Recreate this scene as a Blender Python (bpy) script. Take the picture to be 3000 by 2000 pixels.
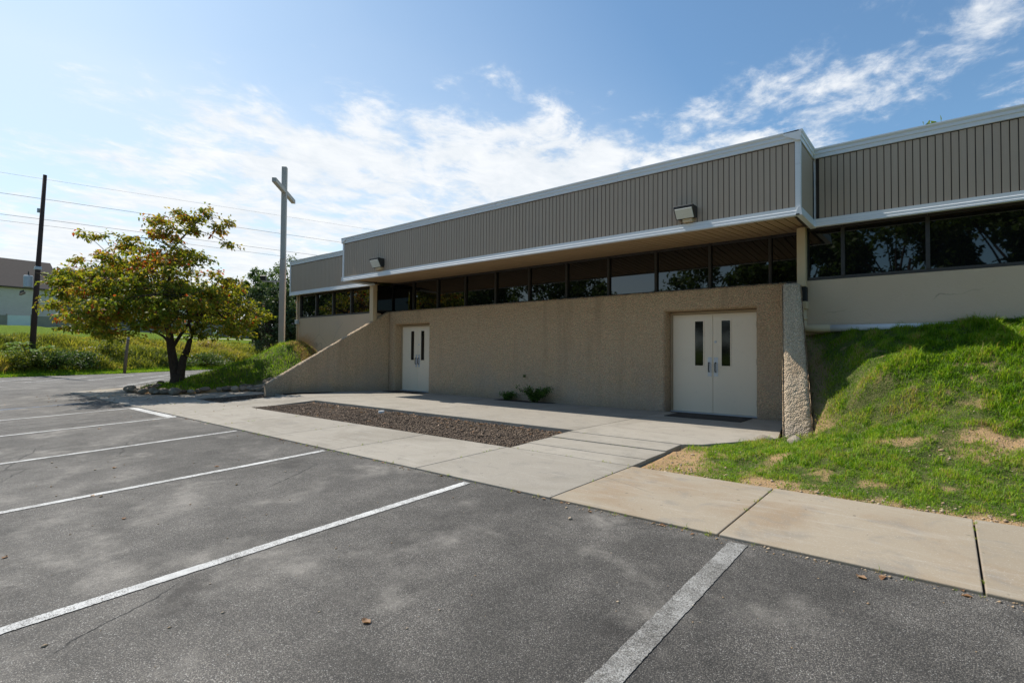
import bpy, bmesh, math, random
import numpy as np
from mathutils import Matrix, Vector

for o in list(bpy.data.objects):
    bpy.data.objects.remove(o)
SC = bpy.context.scene
COL = SC.collection

# ------------------------------------------------------------------ camera
YAW, PITCH, ROLL, CAM_H = 0.6913, 0.0243, 0.0073, 1.2271
c_, s_ = math.cos(YAW), math.sin(YAW)
right = Vector((c_, s_, 0)); fwd = Vector((-s_, c_, 0)); up = Vector((0, 0, 1))
Fv = math.cos(PITCH) * fwd + math.sin(PITCH) * up
Uv = math.cos(PITCH) * up - math.sin(PITCH) * fwd
Rv = math.cos(ROLL) * right + math.sin(ROLL) * Uv
Uv = math.cos(ROLL) * Uv - math.sin(ROLL) * right
cam_d = bpy.data.cameras.new('camera')
cam = bpy.data.objects.new('camera', cam_d); COL.objects.link(cam)
cam.matrix_world = Matrix(((Rv.x, Uv.x, -Fv.x, 0), (Rv.y, Uv.y, -Fv.y, 0), (Rv.z, Uv.z, -Fv.z, CAM_H), (0, 0, 0, 1)))
cam_d.sensor_width = 36.0; cam_d.lens = 1540.76 * 36 / 3000
cam_d.clip_start = 0.05; cam_d.clip_end = 3000
SC.camera = cam

# ------------------------------------------------------------------ sun, sky, exposure
SUN_TO = Vector((-0.60, -0.025, 0.80)).normalized()
sun_d = bpy.data.lights.new('sun', 'SUN'); sun_d.energy = 5.0; sun_d.angle = math.radians(0.53)
sun_d.color = (1.0, 0.93, 0.83)
sun = bpy.data.objects.new('sun', sun_d); COL.objects.link(sun)
sun.rotation_euler = SUN_TO.to_track_quat('Z', 'Y').to_euler()
sun.location = (-30, 0, 50)

world = bpy.data.worlds.new('World'); SC.world = world; world.use_nodes = True
wt = world.node_tree; wt.nodes.clear()
def WN(t, **k):
    n = wt.nodes.new(t)
    for a, b in k.items(): setattr(n, a, b)
    return n
def wmath(op, a, b=None, c=None, clamp=False):
    n = WN('ShaderNodeMath', operation=op, use_clamp=clamp)
    for i, v in enumerate((a, b, c)):
        if v is None: continue
        if isinstance(v, (int, float)): n.inputs[i].default_value = v
        else: wt.links.new(v, n.inputs[i])
    return n.outputs[0]
sky = WN('ShaderNodeTexSky', sky_type='NISHITA', sun_disc=False)
sky.sun_elevation = math.asin(SUN_TO.z)
sky.sun_rotation = math.atan2(SUN_TO.x, SUN_TO.y)
sky.air_density = 1.0; sky.dust_density = 1.0; sky.ozone_density = 1.2; sky.altitude = 250
tc = WN('ShaderNodeTexCoord'); sep = WN('ShaderNodeSeparateXYZ')
wt.links.new(tc.outputs['Generated'], sep.inputs[0])
den = wmath('ADD', wmath('MAXIMUM', sep.outputs[2], 0.0), 0.08)
px = wmath('DIVIDE', sep.outputs[0], den); py = wmath('DIVIDE', sep.outputs[1], den)
comb = WN('ShaderNodeCombineXYZ'); wt.links.new(px, comb.inputs[0]); wt.links.new(py, comb.inputs[1])
# far edge of the cloud bank, as a curve over the sky plane
fc = WN('ShaderNodeFloatCurve')
cv = fc.mapping.curves[0]
ptsc = [(-6, 0.02), (-4, 0.08), (-3.0, 0.26), (-2.1, 0.54), (-1.7, 0.70), (-1.33, 0.90), (-1.1, 1.22), (-0.75, 1.54), (0.15, 1.66), (2, 1.8)]
mp = [((x + 6) / 8, y / 2) for x, y in ptsc]
cv.points[0].location = mp[0]; cv.points[1].location = mp[-1]
for p_ in mp[1:-1]: cv.points.new(*p_)
fc.mapping.update()
wt.links.new(wmath('DIVIDE', wmath('ADD', px, 6.0), 8.0, clamp=True), fc.inputs['Value'])
m_ = wmath('SUBTRACT', py, wmath('MULTIPLY', fc.outputs[0], 2.0))
def wnoise(scale, detail, rough, dist, off, stretch=(1, 1, 1), rotz=0):
    mpn = WN('ShaderNodeMapping'); mpn.inputs['Location'].default_value = off
    mpn.inputs['Scale'].default_value = stretch; mpn.inputs['Rotation'].default_value = (0, 0, rotz)
    wt.links.new(comb.outputs[0], mpn.inputs[0])
    n = WN('ShaderNodeTexNoise'); n.inputs['Scale'].default_value = scale; n.inputs['Detail'].default_value = detail
    n.inputs['Roughness'].default_value = rough; n.inputs['Distortion'].default_value = dist
    wt.links.new(mpn.outputs[0], n.inputs['Vector']); return n.outputs['Fac']
n1 = wnoise(2.3, 9, 0.60, 0.25, (3.1, 7.7, 0.2))
n2 = wnoise(7.0, 9, 0.64, 0.3, (1.3, 2.2, 0.5), (1.0, 0.72, 1), 0.5)
n3 = wnoise(0.9, 4, 0.55, 0.2, (5.7, 0.4, 0.9))
mm = wmath('MINIMUM', wmath('MAXIMUM', wmath('MULTIPLY', m_, 1.15), -0.60), 0.60)
# the bank thins out towards the right, below the streak
thin = wmath('MULTIPLY', wmath('MULTIPLY', wmath('SUBTRACT', py, 1.75), 1.6, clamp=True), wmath('MULTIPLY', wmath('ADD', px, 0.85), 1.6, clamp=True))
dens = wmath('ADD', mm, wmath('MULTIPLY', wmath('SUBTRACT', n1, 0.5), 2.5))
dens = wmath('ADD', dens, wmath('MULTIPLY', wmath('SUBTRACT', n2, 0.5), 1.5))
dens = wmath('ADD', dens, wmath('MULTIPLY', wmath('SUBTRACT', n3, 0.5), 0.7))
dens = wmath('SUBTRACT', dens, wmath('MULTIPLY', thin, 0.42))
cr = WN('ShaderNodeMapRange', interpolation_type='SMOOTHERSTEP')
cr.inputs['From Min'].default_value = -0.05; cr.inputs['From Max'].default_value = 0.74
wt.links.new(dens, cr.inputs['Value'])
cloud_fac = wmath('MULTIPLY', cr.outputs[0], 0.93)
hi = WN('ShaderNodeMapRange'); hi.inputs['From Min'].default_value = 0.30; hi.inputs['From Max'].default_value = 0.72
wt.links.new(n2, hi.inputs['Value'])
ccol = WN('ShaderNodeMix', data_type='RGBA'); wt.links.new(hi.outputs[0], ccol.inputs['Factor'])
ccol.inputs['A'].default_value = (6.2, 6.6, 7.0, 1); ccol.inputs['B'].default_value = (7.9, 8.0, 8.1, 1)
mixc = WN('ShaderNodeMix', data_type='RGBA'); wt.links.new(cloud_fac, mixc.inputs['Factor'])
skt = WN('ShaderNodeMix', data_type='RGBA', blend_type='MULTIPLY'); skt.inputs['Factor'].default_value = 1.0
wt.links.new(sky.outputs[0], skt.inputs['A']); skt.inputs['B'].default_value = (0.88, 1.12, 1.18, 1)
veil = wmath('MULTIPLY', wmath('MULTIPLY', wmath('SUBTRACT', wmath('MULTIPLY', px, -1.0), 0.60), 0.36, clamp=True), wmath('ADD', wmath('MULTIPLY', n3, 0.9), 0.35))
veil = wmath('MINIMUM', veil, 0.46)
vm = WN('ShaderNodeMix', data_type='RGBA'); wt.links.new(veil, vm.inputs['Factor']); wt.links.new(skt.outputs['Result'], vm.inputs['A']); vm.inputs['B'].default_value = (7.5, 7.9, 8.0, 1)
wt.links.new(vm.outputs['Result'], mixc.inputs['A']); wt.links.new(ccol.outputs['Result'], mixc.inputs['B'])
bg = WN('ShaderNodeBackground'); bg.inputs['Strength'].default_value = 0.125
wt.links.new(mixc.outputs['Result'], bg.inputs['Color'])
wo = WN('ShaderNodeOutputWorld'); wt.links.new(bg.outputs[0], wo.inputs[0])

SC.view_settings.view_transform = 'Standard'; SC.view_settings.look = 'None'
SC.view_settings.exposure = 0.06; SC.view_settings.gamma = 1.0
SC.view_settings.use_curve_mapping = False
SC.cycles.max_bounces = 7; SC.cycles.diffuse_bounces = 4; SC.cycles.transparent_max_bounces = 8
SC.cycles.use_denoising = True
SC.cycles.sample_clamp_indirect = 6.0

rnd = random.Random(7)
RNG = np.random.default_rng(11)

# ------------------------------------------------------------------ helpers
def vnoise(x, y, seed=0):
    x = np.asarray(x, float); y = np.asarray(y, float)
    xi = np.floor(x).astype(np.int64); yi = np.floor(y).astype(np.int64)
    fx = x - xi; fy = y - yi
    fx = fx * fx * (3 - 2 * fx); fy = fy * fy * (3 - 2 * fy)
    def h(a, b):
        n = (a * 374761393 + b * 668265263 + seed * 1442695041) & 0x7fffffff
        n = ((n ^ (n >> 13)) * 1274126177) & 0x7fffffff
        return ((n ^ (n >> 16)) & 0xffff) / 65535.0
    return (h(xi, yi) * (1 - fx) + h(xi + 1, yi) * fx) * (1 - fy) + (h(xi, yi + 1) * (1 - fx) + h(xi + 1, yi + 1) * fx) * fy
def fbm(x, y, seed=0, oct=4):
    v = 0; a = 0.5; t = 0
    for i in range(oct):
        v = v + a * vnoise(x * 2 ** i, y * 2 ** i, seed + i * 17); t += a; a *= 0.5
    return v / t
def sstep(a, b, x):
    t = np.clip((np.asarray(x, float) - a) / (b - a), 0, 1); return t * t * (3 - 2 * t)

def fast_mesh(name, V, F, attrs=None, smooth=False):
    V = np.asarray(V, np.float32).reshape(-1, 3); F = np.asarray(F, np.int32)
    k = F.shape[1]; me = bpy.data.meshes.new(name)
    me.vertices.add(len(V)); me.vertices.foreach_set('co', V.ravel())
    me.loops.add(F.size); me.loops.foreach_set('vertex_index', F.ravel())
    me.polygons.add(len(F)); me.polygons.foreach_set('loop_start', np.arange(0, F.size, k, dtype=np.int32))
    try: me.polygons.foreach_set('loop_total', np.full(len(F), k, np.int32))
    except Exception: pass
    if smooth: me.polygons.foreach_set('use_smooth', np.ones(len(F), bool))
    me.update(calc_edges=True)
    if attrs:
        for nm, arr in attrs.items():
            at = me.attributes.new(nm, 'FLOAT', 'POINT'); at.data.foreach_set('value', np.asarray(arr, np.float32))
    return me

class MB:
    """collects polygons into one mesh"""
    def __init__(s): s.v = []; s.f = []
    def box(s, x0, x1, y0, y1, z0, z1):
        b = len(s.v)
        s.v += [(x0, y0, z0), (x1, y0, z0), (x1, y1, z0), (x0, y1, z0), (x0, y0, z1), (x1, y0, z1), (x1, y1, z1), (x0, y1, z1)]
        s.f += [tuple(b + i for i in q) for q in ((0, 3, 2, 1), (4, 5, 6, 7), (0, 1, 5, 4), (1, 2, 6, 5), (2, 3, 7, 6), (3, 0, 4, 7))]
        return s
    def poly_prism(s, pts, z0, z1):
        b = len(s.v); n = len(pts)
        zz0 = z0 if hasattr(z0, '__len__') else [z0] * n; zz1 = z1 if hasattr(z1, '__len__') else [z1] * n
        s.v += [(p[0], p[1], a) for p, a in zip(pts, zz0)] + [(p[0], p[1], a) for p, a in zip(pts, zz1)]
        s.f.append(tuple(b + i for i in range(n - 1, -1, -1))); s.f.append(tuple(b + n + i for i in range(n)))
        for i in range(n):
            j = (i + 1) % n; s.f.append((b + i, b + j, b + n + j, b + n + i))
        return s
    def extrude_x(s, prof, x0, x1):
        """profile of (y, z) points swept along x"""
        b = len(s.v); n = len(prof)
        s.v += [(x0, y, z) for y, z in prof] + [(x1, y, z) for y, z in prof]
        for i in range(n):
            j = (i + 1) % n; s.f.append((b + i, b + n + i, b + n + j, b + j))
        s.f.append(tuple(b + i for i in range(n))); s.f.append(tuple(b + n + i for i in range(n - 1, -1, -1)))
        return s
    def extrude_y(s, prof, y0, y1):
        b = len(s.v); n = len(prof)
        s.v += [(x, y0, z) for x, z in prof] + [(x, y1, z) for x, z in prof]
        for i in range(n):
            j = (i + 1) % n; s.f.append((b + i, b + j, b + n + j, b + n + i))
        s.f.append(tuple(b + i for i in range(n - 1, -1, -1))); s.f.append(tuple(b + n + i for i in range(n)))
        return s
    def tube(s, pts, rad, n=8, cap=True):
        pts = [Vector(p) for p in pts]; b = len(s.v); m = len(pts)
        rad = [float(r) for r in rad] if hasattr(rad, "__len__") else [float(rad)] * m
        for i, p in enumerate(pts):
            d = (pts[min(i + 1, m - 1)] - pts[max(i - 1, 0)]).normalized()
            a = Vector((0, 0, 1)) if abs(d.z) < 0.9 else Vector((1, 0, 0))
            e1 = d.cross(a).normalized(); e2 = d.cross(e1)
            for k in range(n):
                t = 2 * math.pi * k / n; s.v.append(tuple(p + float(rad[i]) * (math.cos(t) * e1 + math.sin(t) * e2)))
        for i in range(m - 1):
            for k in range(n):
                k2 = (k + 1) % n
                s.f.append((b + i * n + k, b + i * n + k2, b + (i + 1) * n + k2, b + (i + 1) * n + k))
        if cap:
            s.f.append(tuple(b + k for k in range(n - 1, -1, -1))); s.f.append(tuple(b + (m - 1) * n + k for k in range(n)))
        return s
    def mesh(s, name, bevel=0, smooth=False):
        me = bpy.data.meshes.new(name); me.from_pydata(s.v, [], s.f)
        bm = bmesh.new(); bm.from_mesh(me)
        bmesh.ops.recalc_face_normals(bm, faces=bm.faces)
        if bevel:
            bmesh.ops.bevel(bm, geom=[e for e in bm.edges if e.calc_face_angle(0) > 0.5], offset=bevel, segments=2, affect='EDGES', profile=0.5)
        bm.to_mesh(me); bm.free()
        if smooth: me.polygons.foreach_set('use_smooth', np.ones(len(me.polygons), bool))
        return me

def tag(o, label=None, cat=None, group=None, kind=None):
    if label: o['label'] = label
    if cat: o['category'] = cat
    if group: o['group'] = group
    if kind: o['kind'] = kind
    return o
def obj(name, me, mat=None, parent=None, local=False):
    """me: mesh or MB in world coordinates (or in the parent's own frame when local)"""
    if isinstance(me, MB): me = me.mesh(name)
    o = bpy.data.objects.new(name, me); COL.objects.link(o)
    if mat is not None and len(me.materials) == 0: me.materials.append(mat)
    if parent is not None:
        o.parent = parent
        if not local:
            L = Vector(parent.location); p = parent.parent
            if p is not None: pass
            o.matrix_parent_inverse = Matrix.Translation(-L) if p is None else Matrix.Identity(4)
    return o
def empty(name, loc=(0, 0, 0), rz=0, sc=1.0):
    o = bpy.data.objects.new(name, None); COL.objects.link(o)
    o.location = loc; o.rotation_euler = (0, 0, rz); o.scale = (sc, sc, sc); o.empty_display_size = 0.2
    return o
def copy_tree(o, parent=None):
    c = o.copy(); COL.objects.link(c); c.parent = parent
    for ch in o.children: copy_tree(ch, c)
    return c

# ------------------------------------------------------------------ materials
class NT:
    def __init__(s, name):
        s.m = bpy.data.materials.new(name); s.m.use_nodes = True
        s.t = s.m.node_tree; s.b = s.t.nodes['Principled BSDF']; s.out = s.t.nodes['Material Output']
        s.pos = s.t.nodes.new('ShaderNodeNewGeometry').outputs['Position']
    def n(s, t, ins=None, **k):
        n = s.t.nodes.new(t)
        for a, b in k.items(): setattr(n, a, b)
        if ins:
            for a, b in ins.items(): s.set(n.inputs[a], b)
        return n
    def set(s, inp, v):
        if isinstance(v, bpy.types.NodeSocket): s.t.links.new(v, inp)
        elif isinstance(v, (tuple, list)) and len(v) == 3 and inp.type == 'RGBA': inp.default_value = (*v, 1)
        else: inp.default_value = v
    def noise(s, scale, detail=4, rough=0.55, dist=0, vec=None, col=False):
        n = s.n('ShaderNodeTexNoise', {'Vector': vec or s.pos, 'Scale': scale, 'Detail': detail, 'Roughness': rough, 'Distortion': dist})
        return n.outputs['Color' if col else 'Fac']
    def voro(s, scale, vec=None, out='Distance', feature='F1', rand=1.0):
        n = s.n('ShaderNodeTexVoronoi', {'Vector': vec or s.pos, 'Scale': scale, 'Randomness': rand}, feature=feature)
        return n.outputs[out]
    def stretch(s, sc, vec=None, rot=(0, 0, 0)):
        return s.n('ShaderNodeMapping', {'Vector': vec or s.pos, 'Scale': sc, 'Rotation': rot}).outputs[0]
    def rng(s, v, a, b, c=0., d=1., smooth=False):
        n = s.n('ShaderNodeMapRange', {'Value': v, 'From Min': a, 'From Max': b, 'To Min': c, 'To Max': d})
        if smooth: n.interpolation_type = 'SMOOTHSTEP'
        return n.outputs[0]
    def math(s, op, a, b=0.0, clamp=False):
        return s.n('ShaderNodeMath', {0: a, 1: b}, operation=op, use_clamp=clamp).outputs[0]
    def mix(s, f, a, b, mode='MIX'):
        n = s.n('ShaderNodeMix', data_type='RGBA', blend_type=mode)
        s.set(n.inputs['Factor'], f); s.set(n.inputs['A'], a); s.set(n.inputs['B'], b); return n.outputs['Result']
    def sepxyz(s, v=None):
        return s.n('ShaderNodeSeparateXYZ', {0: v or s.pos}).outputs
    def bump(s, h, strength=0.5, dist=0.01, normal=None):
        ins = {'Height': h, 'Strength': strength, 'Distance': dist}
        if normal: ins['Normal'] = normal
        return s.n('ShaderNodeBump', ins).outputs[0]
    def attr(s, name): return s.n('ShaderNodeAttribute', attribute_name=name).outputs['Fac']
    def rand(s): return s.n('ShaderNodeObjectInfo').outputs['Random']
    def fin(s, col, rough=0.8, normal=None, spec=None, metal=None):
        s.set(s.b.inputs['Base Color'], col); s.set(s.b.inputs['Roughness'], rough)
        if normal: s.set(s.b.inputs['Normal'], normal)
        if spec is not None: s.b.inputs['Specular IOR Level'].default_value = spec
        if metal is not None: s.b.inputs['Metallic'].default_value = metal
        return s.m
M = {}
# asphalt: dark binder, pale worn aggregate, dusty patches, oil marks
a = NT('asphalt')
vd = a.voro(150); cs = a.sepxyz(a.voro(150, out='Color'))
stone = a.mix(cs[0], (0.086, 0.079, 0.070), (0.235, 0.216, 0.188))
stone = a.mix(a.math('GREATER_THAN', cs[1], 0.93), stone, (0.36, 0.345, 0.315))
base = a.mix(a.rng(vd, 0.28, 0.60, 0, 0.92), stone, (0.034, 0.032, 0.030))
def mul(col, f): return a.mix(1.0, col, a.n('ShaderNodeCombineColor', {0: f, 1: f, 2: f}).outputs[0], 'MULTIPLY')
base = mul(base, a.rng(a.noise(0.30, 6, 0.66, 0.2), 0.34, 0.68, 0.66, 1.50))
base = mul(base, a.rng(a.noise(1.9, 6, 0.68, 0.2), 0.36, 0.66, 0.74, 1.30))
pale = a.math('MULTIPLY', a.rng(a.noise(0.85, 7, 0.66, 0.15), 0.49, 0.66, 0, 1, True), a.rng(a.noise(3.3, 6, 0.7), 0.36, 0.62))
base = a.mix(a.math('MULTIPLY', pale, 0.72), base, a.mix(cs[2], (0.19, 0.177, 0.157), (0.39, 0.362, 0.32)))
tyre = a.rng(a.noise(0.9, 5, 0.62, 0.15, vec=a.stretch((2.6, 0.16, 1), rot=(0, 0, 0.10))), 0.56, 0.70, 0, 0.2, True)
base = a.mix(tyre, base, (0.055, 0.052, 0.049))
oil = a.math('MULTIPLY', a.rng(a.noise(1.35, 3, 0.5, 0.3), 0.665, 0.72, 0, 1, True), a.rng(a.noise(9, 4, 0.6), 0.35, 0.6))
base = a.mix(a.math('MULTIPLY', oil, 0.6), base, (0.030, 0.026, 0.023))
drip = a.rng(a.voro(1.1, vec=a.mix(0.05, a.pos, a.noise(6, 3, col=True))), 0.035, 0.06, 0.6, 0)
base = a.mix(drip, base, (0.030, 0.027, 0.025))
crk = a.voro(0.42, vec=a.mix(0.16, a.pos, a.noise(2.2, 5, 0.65, col=True)), feature='DISTANCE_TO_EDGE')
crack = a.math('MULTIPLY', a.rng(crk, 0.0, 0.0045, 1, 0), a.rng(a.noise(0.5, 3), 0.50, 0.56))
base = a.mix(a.math('MULTIPLY', crack, 0.8), base, (0.015, 0.015, 0.014))
M['asphalt'] = a.fin(base, 0.78, a.bump(a.math('SUBTRACT', a.rng(vd, 0.0, 0.6, 1, 0), a.math('MULTIPLY', crack, 2)), 0.7, 0.006), 0.4)
# road paint with worn grain
def paint(name, colr, wear):
    a = NT(name)
    w = a.rng(a.math('ADD', a.noise(130, 3, 0.65), a.math('ADD', a.math('MULTIPLY', a.noise(2.4, 5, 0.65), 0.55), a.math('MULTIPLY', a.noise(22, 4, 0.6), 0.30))), wear, wear + 0.16, 0, 1)
    cc = a.sepxyz(a.voro(150, out='Color'))
    pc = a.mix(a.rng(a.noise(7, 5, 0.65), 0.35, 0.7), colr, tuple(x * 0.72 for x in colr))
    return a.fin(a.mix(w, a.mix(cc[0], (0.06, 0.058, 0.055), (0.22, 0.21, 0.19)), pc), 0.8, a.bump(a.rng(a.voro(150), 0, 0.6, 1, 0), 0.6, 0.006), 0.3)
M['paint'] = paint('road_paint', (0.70, 0.70, 0.68), 0.77)
M['paint_worn'] = paint('road_paint_worn', (0.40, 0.395, 0.375), 0.86)
M['paint_blue'] = paint('road_paint_blue', (0.28, 0.42, 0.66), 0.84)
# concrete
def concrete(name, c1, c2, stain=(0.30, 0.24, 0.17)):
    a = NT(name)
    r = a.rand()
    base = a.mix(a.noise(1.1, 6, 0.62, 0.5), c1, c2)
    base = a.mix(a.math('MULTIPLY', r, 0.45), base, tuple(x * 0.80 for x in c1))
    base = a.mix(a.rng(a.noise(0.65, 5, 0.6, 0.9), 0.46, 0.68, 0, 0.65, True), base, stain)
    base = a.mix(a.rng(a.noise(3.2, 6, 0.65, 0.6), 0.50, 0.70, 0, 0.55, True), base, (0.22, 0.205, 0.18))
    sw = a.noise(5, 5, 0.6, 0.4, vec=a.stretch((0.35, 2.2, 1)))
    base = a.mix(a.rng(sw, 0.54, 0.74, 0, 0.32), base, (0.50, 0.465, 0.41))
    base = a.mix(a.rng(a.noise(180, 3, 0.7), 0.5, 0.72, 0, 0.5), base, (0.23, 0.215, 0.19))
    base = a.mix(a.rng(a.noise(90, 2, 0.6), 0.60, 0.72, 0, 0.55), base, (0.52, 0.49, 0.44))
    crk = a.voro(0.36, vec=a.mix(0.13, a.pos, a.noise(1.8, 5, col=True)), feature='DISTANCE_TO_EDGE')
    crack = a.math('MULTIPLY', a.rng(crk, 0.0, 0.0028, 1, 0), a.rng(a.noise(0.45, 2), 0.54, 0.60))
    base = a.mix(a.math('MULTIPLY', crack, 0.65), base, (0.08, 0.075, 0.07))
    spot = a.rng(a.noise(14, 2, 0.4), 0.735, 0.76)
    base = a.mix(a.math('MULTIPLY', spot, 0.6), base, (0.07, 0.065, 0.06))
    return a.fin(base, 0.88, a.bump(a.math('ADD', a.noise(160, 3), a.math('MULTIPLY', a.noise(12, 4), 0.7)), 0.35, 0.004), 0.3)
M['concrete'] = concrete('concrete', (0.315, 0.286, 0.24), (0.40, 0.366, 0.31), (0.23, 0.205, 0.165))
M['concrete_tan'] = concrete('concrete_tan', (0.315, 0.262, 0.19), (0.385, 0.325, 0.245), (0.28, 0.195, 0.115))
a = NT('joint_dirt'); M['joint'] = a.fin(a.mix(a.noise(30, 3), (0.035, 0.03, 0.025), (0.08, 0.07, 0.055)), 0.95)
# pebble-dash render on the entrance walls
def roughcast(name, c1, c2, bstr):
    a = NT(name)
    v = a.voro(50); vc = a.sepxyz(a.voro(50, out='Color'))
    base = a.mix(a.noise(2.0, 5, 0.6, 0.3), c1, c2)
    base = a.mix(a.math('MULTIPLY', vc[0], 0.7), base, tuple(min(x * 1.4, .92) for x in c1))
    base = a.mix(a.math('MULTIPLY', vc[1], 0.34), base, (0.24, 0.165, 0.105))
    base = a.mix(a.rng(v, 0.36, 0.68, 0, 0.5), base, (0.16, 0.11, 0.07))
    z = a.sepxyz()[2]
    low_grey = a.math('MULTIPLY', a.rng(z, 0.05, 1.7, 1, 0), a.rng(a.noise(1.3, 5, 0.6, 0.3), 0.36, 0.66))  # patchy grey tone, stronger towards the wall foot
    run = a.rng(a.noise(3.0, 5, 0.62, 0.2, vec=a.stretch((1.4, 1.4, 0.10))), 0.52, 0.70, 0, 0.45)
    base = a.mix(run, base, (0.42, 0.29, 0.185))
    spl = a.math('MULTIPLY', a.rng(a.math('ADD', z, a.math('MULTIPLY', a.noise(5, 4), 0.3)), 0.12, 0.42, 1, 0), 0.55)
    base = a.mix(spl, base, (0.26, 0.215, 0.17))
    base = a.mix(a.math('MULTIPLY', low_grey, 0.55), base, (0.50, 0.43, 0.36))
    h = a.math('ADD', a.rng(v, 0, 0.7, 1, 0), a.math('MULTIPLY', a.noise(30, 4, 0.6), 0.8))
    return a.fin(base, 0.92, a.bump(h, bstr, 0.022), 0.2)
M['roughcast'] = roughcast('roughcast', (0.94, 0.58, 0.355), (0.97, 0.66, 0.43), 0.95)
M['roughcast_pale'] = roughcast('roughcast_weathered', (0.72, 0.545, 0.375), (0.80, 0.63, 0.455), 1.0)
# smooth painted stucco with trowel marks, hairline cracks and clay splash
a = NT('stucco')
x, y, z = a.sepxyz()[0:3]
base = a.mix(a.noise(1.6, 5, 0.55), (0.60, 0.455, 0.315), (0.66, 0.51, 0.365))
crk = a.voro(0.5, vec=a.mix(0.3, a.pos, a.noise(1.6, 5, col=True)), feature='DISTANCE_TO_EDGE')
crack = a.math('MULTIPLY', a.rng(crk, 0.0, 0.004, 1, 0), a.rng(a.noise(0.7, 2), 0.50, 0.56))
base = a.mix(a.math('MULTIPLY', crack, 0.6), base, (0.22, 0.17, 0.12))
base = a.mix(a.rng(a.noise(1.0, 4, 0.6), 0.58, 0.75, 0, 0.25), base, (0.45, 0.40, 0.34))
clay = a.math('MULTIPLY', a.rng(x, -18.2, -19.2, 0, 1, True), a.rng(a.math('ADD', z, a.math('MULTIPLY', a.noise(3.5, 5), 0.5)), 1.85, 2.35, 1, 0, True))
base = a.mix(a.math('MULTIPLY', clay, 0.75), base, (0.55, 0.27, 0.085))
M['stucco'] = a.fin(base, 0.85, a.bump(a.math('ADD', a.noise(20, 5, 0.62, 1.2), a.math('MULTIPLY', a.noise(110, 2), 0.3)), 0.55, 0.02), 0.3)
a = NT('siding')
g = a.noise(16, 5, 0.6, 0.2, vec=a.stretch((6, 6, 0.35)))
base = a.mix(g, (0.405, 0.31, 0.228), (0.475, 0.37, 0.278))
base = a.mix(a.math('MULTIPLY', a.rand(), 0.22), base, (0.50, 0.41, 0.32))
base = a.mix(a.rng(a.noise(1.5, 4), 0.55, 0.8, 0, 0.3), base, (0.32, 0.27, 0.225))
M['siding'] = a.fin(base, 0.62, a.bump(a.noise(40, 3, vec=a.stretch((4, 4, 0.3))), 0.15, 0.004), 0.4)
a = NT('siding_groove_shade'); M['groove'] = a.fin((0.045, 0.034, 0.027), 0.9)  # dark colour stands in for shade in the gaps between boards
a = NT('white_trim')
base = a.mix(a.noise(1.2, 5, 0.6, vec=a.stretch((1, 1, 3))), (0.80, 0.82, 0.83), (0.70, 0.715, 0.72))
base = a.mix(a.rng(a.noise(5, 5, 0.65, vec=a.stretch((0.4, 1, 5))), 0.58, 0.75, 0, 0.35), base, (0.50, 0.51, 0.49))
M['trim'] = a.fin(base, 0.45, None, 0.4)
a = NT('soffit_board')
base = a.mix(a.noise(9, 4, 0.6, vec=a.stretch((5, 0.6, 5))), (0.41, 0.27, 0.14), (0.49, 0.335, 0.185))
base = a.mix(a.math('MULTIPLY', a.rand(), 0.35), base, (0.38, 0.26, 0.15))
M['soffit'] = a.fin(base, 0.7)
a = NT('window_glass')
a.b.inputs['IOR'].default_value = 1.78
wav = a.bump(a.noise(1.3, 2, 0.4), 0.02, 0.02)
M['glass'] = a.fin((0.006, 0.0065, 0.007), 0.015, wav, 0.5)
a = NT('mullion_bronze'); M['mullion'] = a.fin(a.mix(a.noise(20, 3), (0.030, 0.026, 0.024), (0.055, 0.05, 0.046)), 0.45)
a = NT('door_paint')
base = a.mix(a.noise(2.2, 4), (0.87, 0.745, 0.57), (0.91, 0.79, 0.62))
base = a.mix(a.rng(a.noise(5, 5, 0.65), 0.60, 0.78, 0, 0.3), base, (0.62, 0.54, 0.43))
M['door'] = a.fin(base, 0.55, a.bump(a.noise(60, 3), 0.05, 0.004), 0.4)
a = NT('frame_paint'); M['frame'] = a.fin(a.mix(a.noise(7, 4), (0.50, 0.39, 0.26), (0.40, 0.305, 0.20)), 0.6)
a = NT('post_paint'); M['post'] = a.fin(a.mix(a.noise(5, 4, vec=a.stretch((1, 1, .4))), (0.66, 0.51, 0.32), (0.57, 0.435, 0.27)), 0.7)
a = NT('brushed_steel'); M['steel'] = a.fin(a.mix(a.noise(30, 3, vec=a.stretch((8, 8, .5))), (0.50, 0.53, 0.57), (0.66, 0.69, 0.73)), 0.4, None, None, 0.35)
a = NT('dark_glass'); M['dark_glass'] = a.fin((0.006, 0.006, 0.007), 0.06)
a = NT('black_rubber'); M['rubber'] = a.fin(a.mix(a.noise(40, 3), (0.012, 0.012, 0.013), (0.03, 0.03, 0.031)), 0.8, a.bump(a.voro(90), 0.5, 0.005))
a = NT('black_metal'); M['black'] = a.fin(a.mix(a.noise(12, 3), (0.014, 0.013, 0.012), (0.035, 0.033, 0.03)), 0.5)
a = NT('lamp_lens'); M['lens'] = a.fin(a.mix(a.noise(14, 3, vec=a.stretch((.5, 1, 3))), (0.62, 0.63, 0.56), (0.75, 0.76, 0.71)), 0.15, None, 0.6)
a = NT('pvc_white'); M['pvc'] = a.fin(a.mix(a.noise(6, 4), (0.78, 0.79, 0.80), (0.62, 0.62, 0.61)), 0.4)
a = NT('mulch')
t = a.attr('tint')
M['mulch'] = a.fin(a.mix(t, (0.042, 0.029, 0.020), (0.27, 0.195, 0.135)), 0.9)
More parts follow.
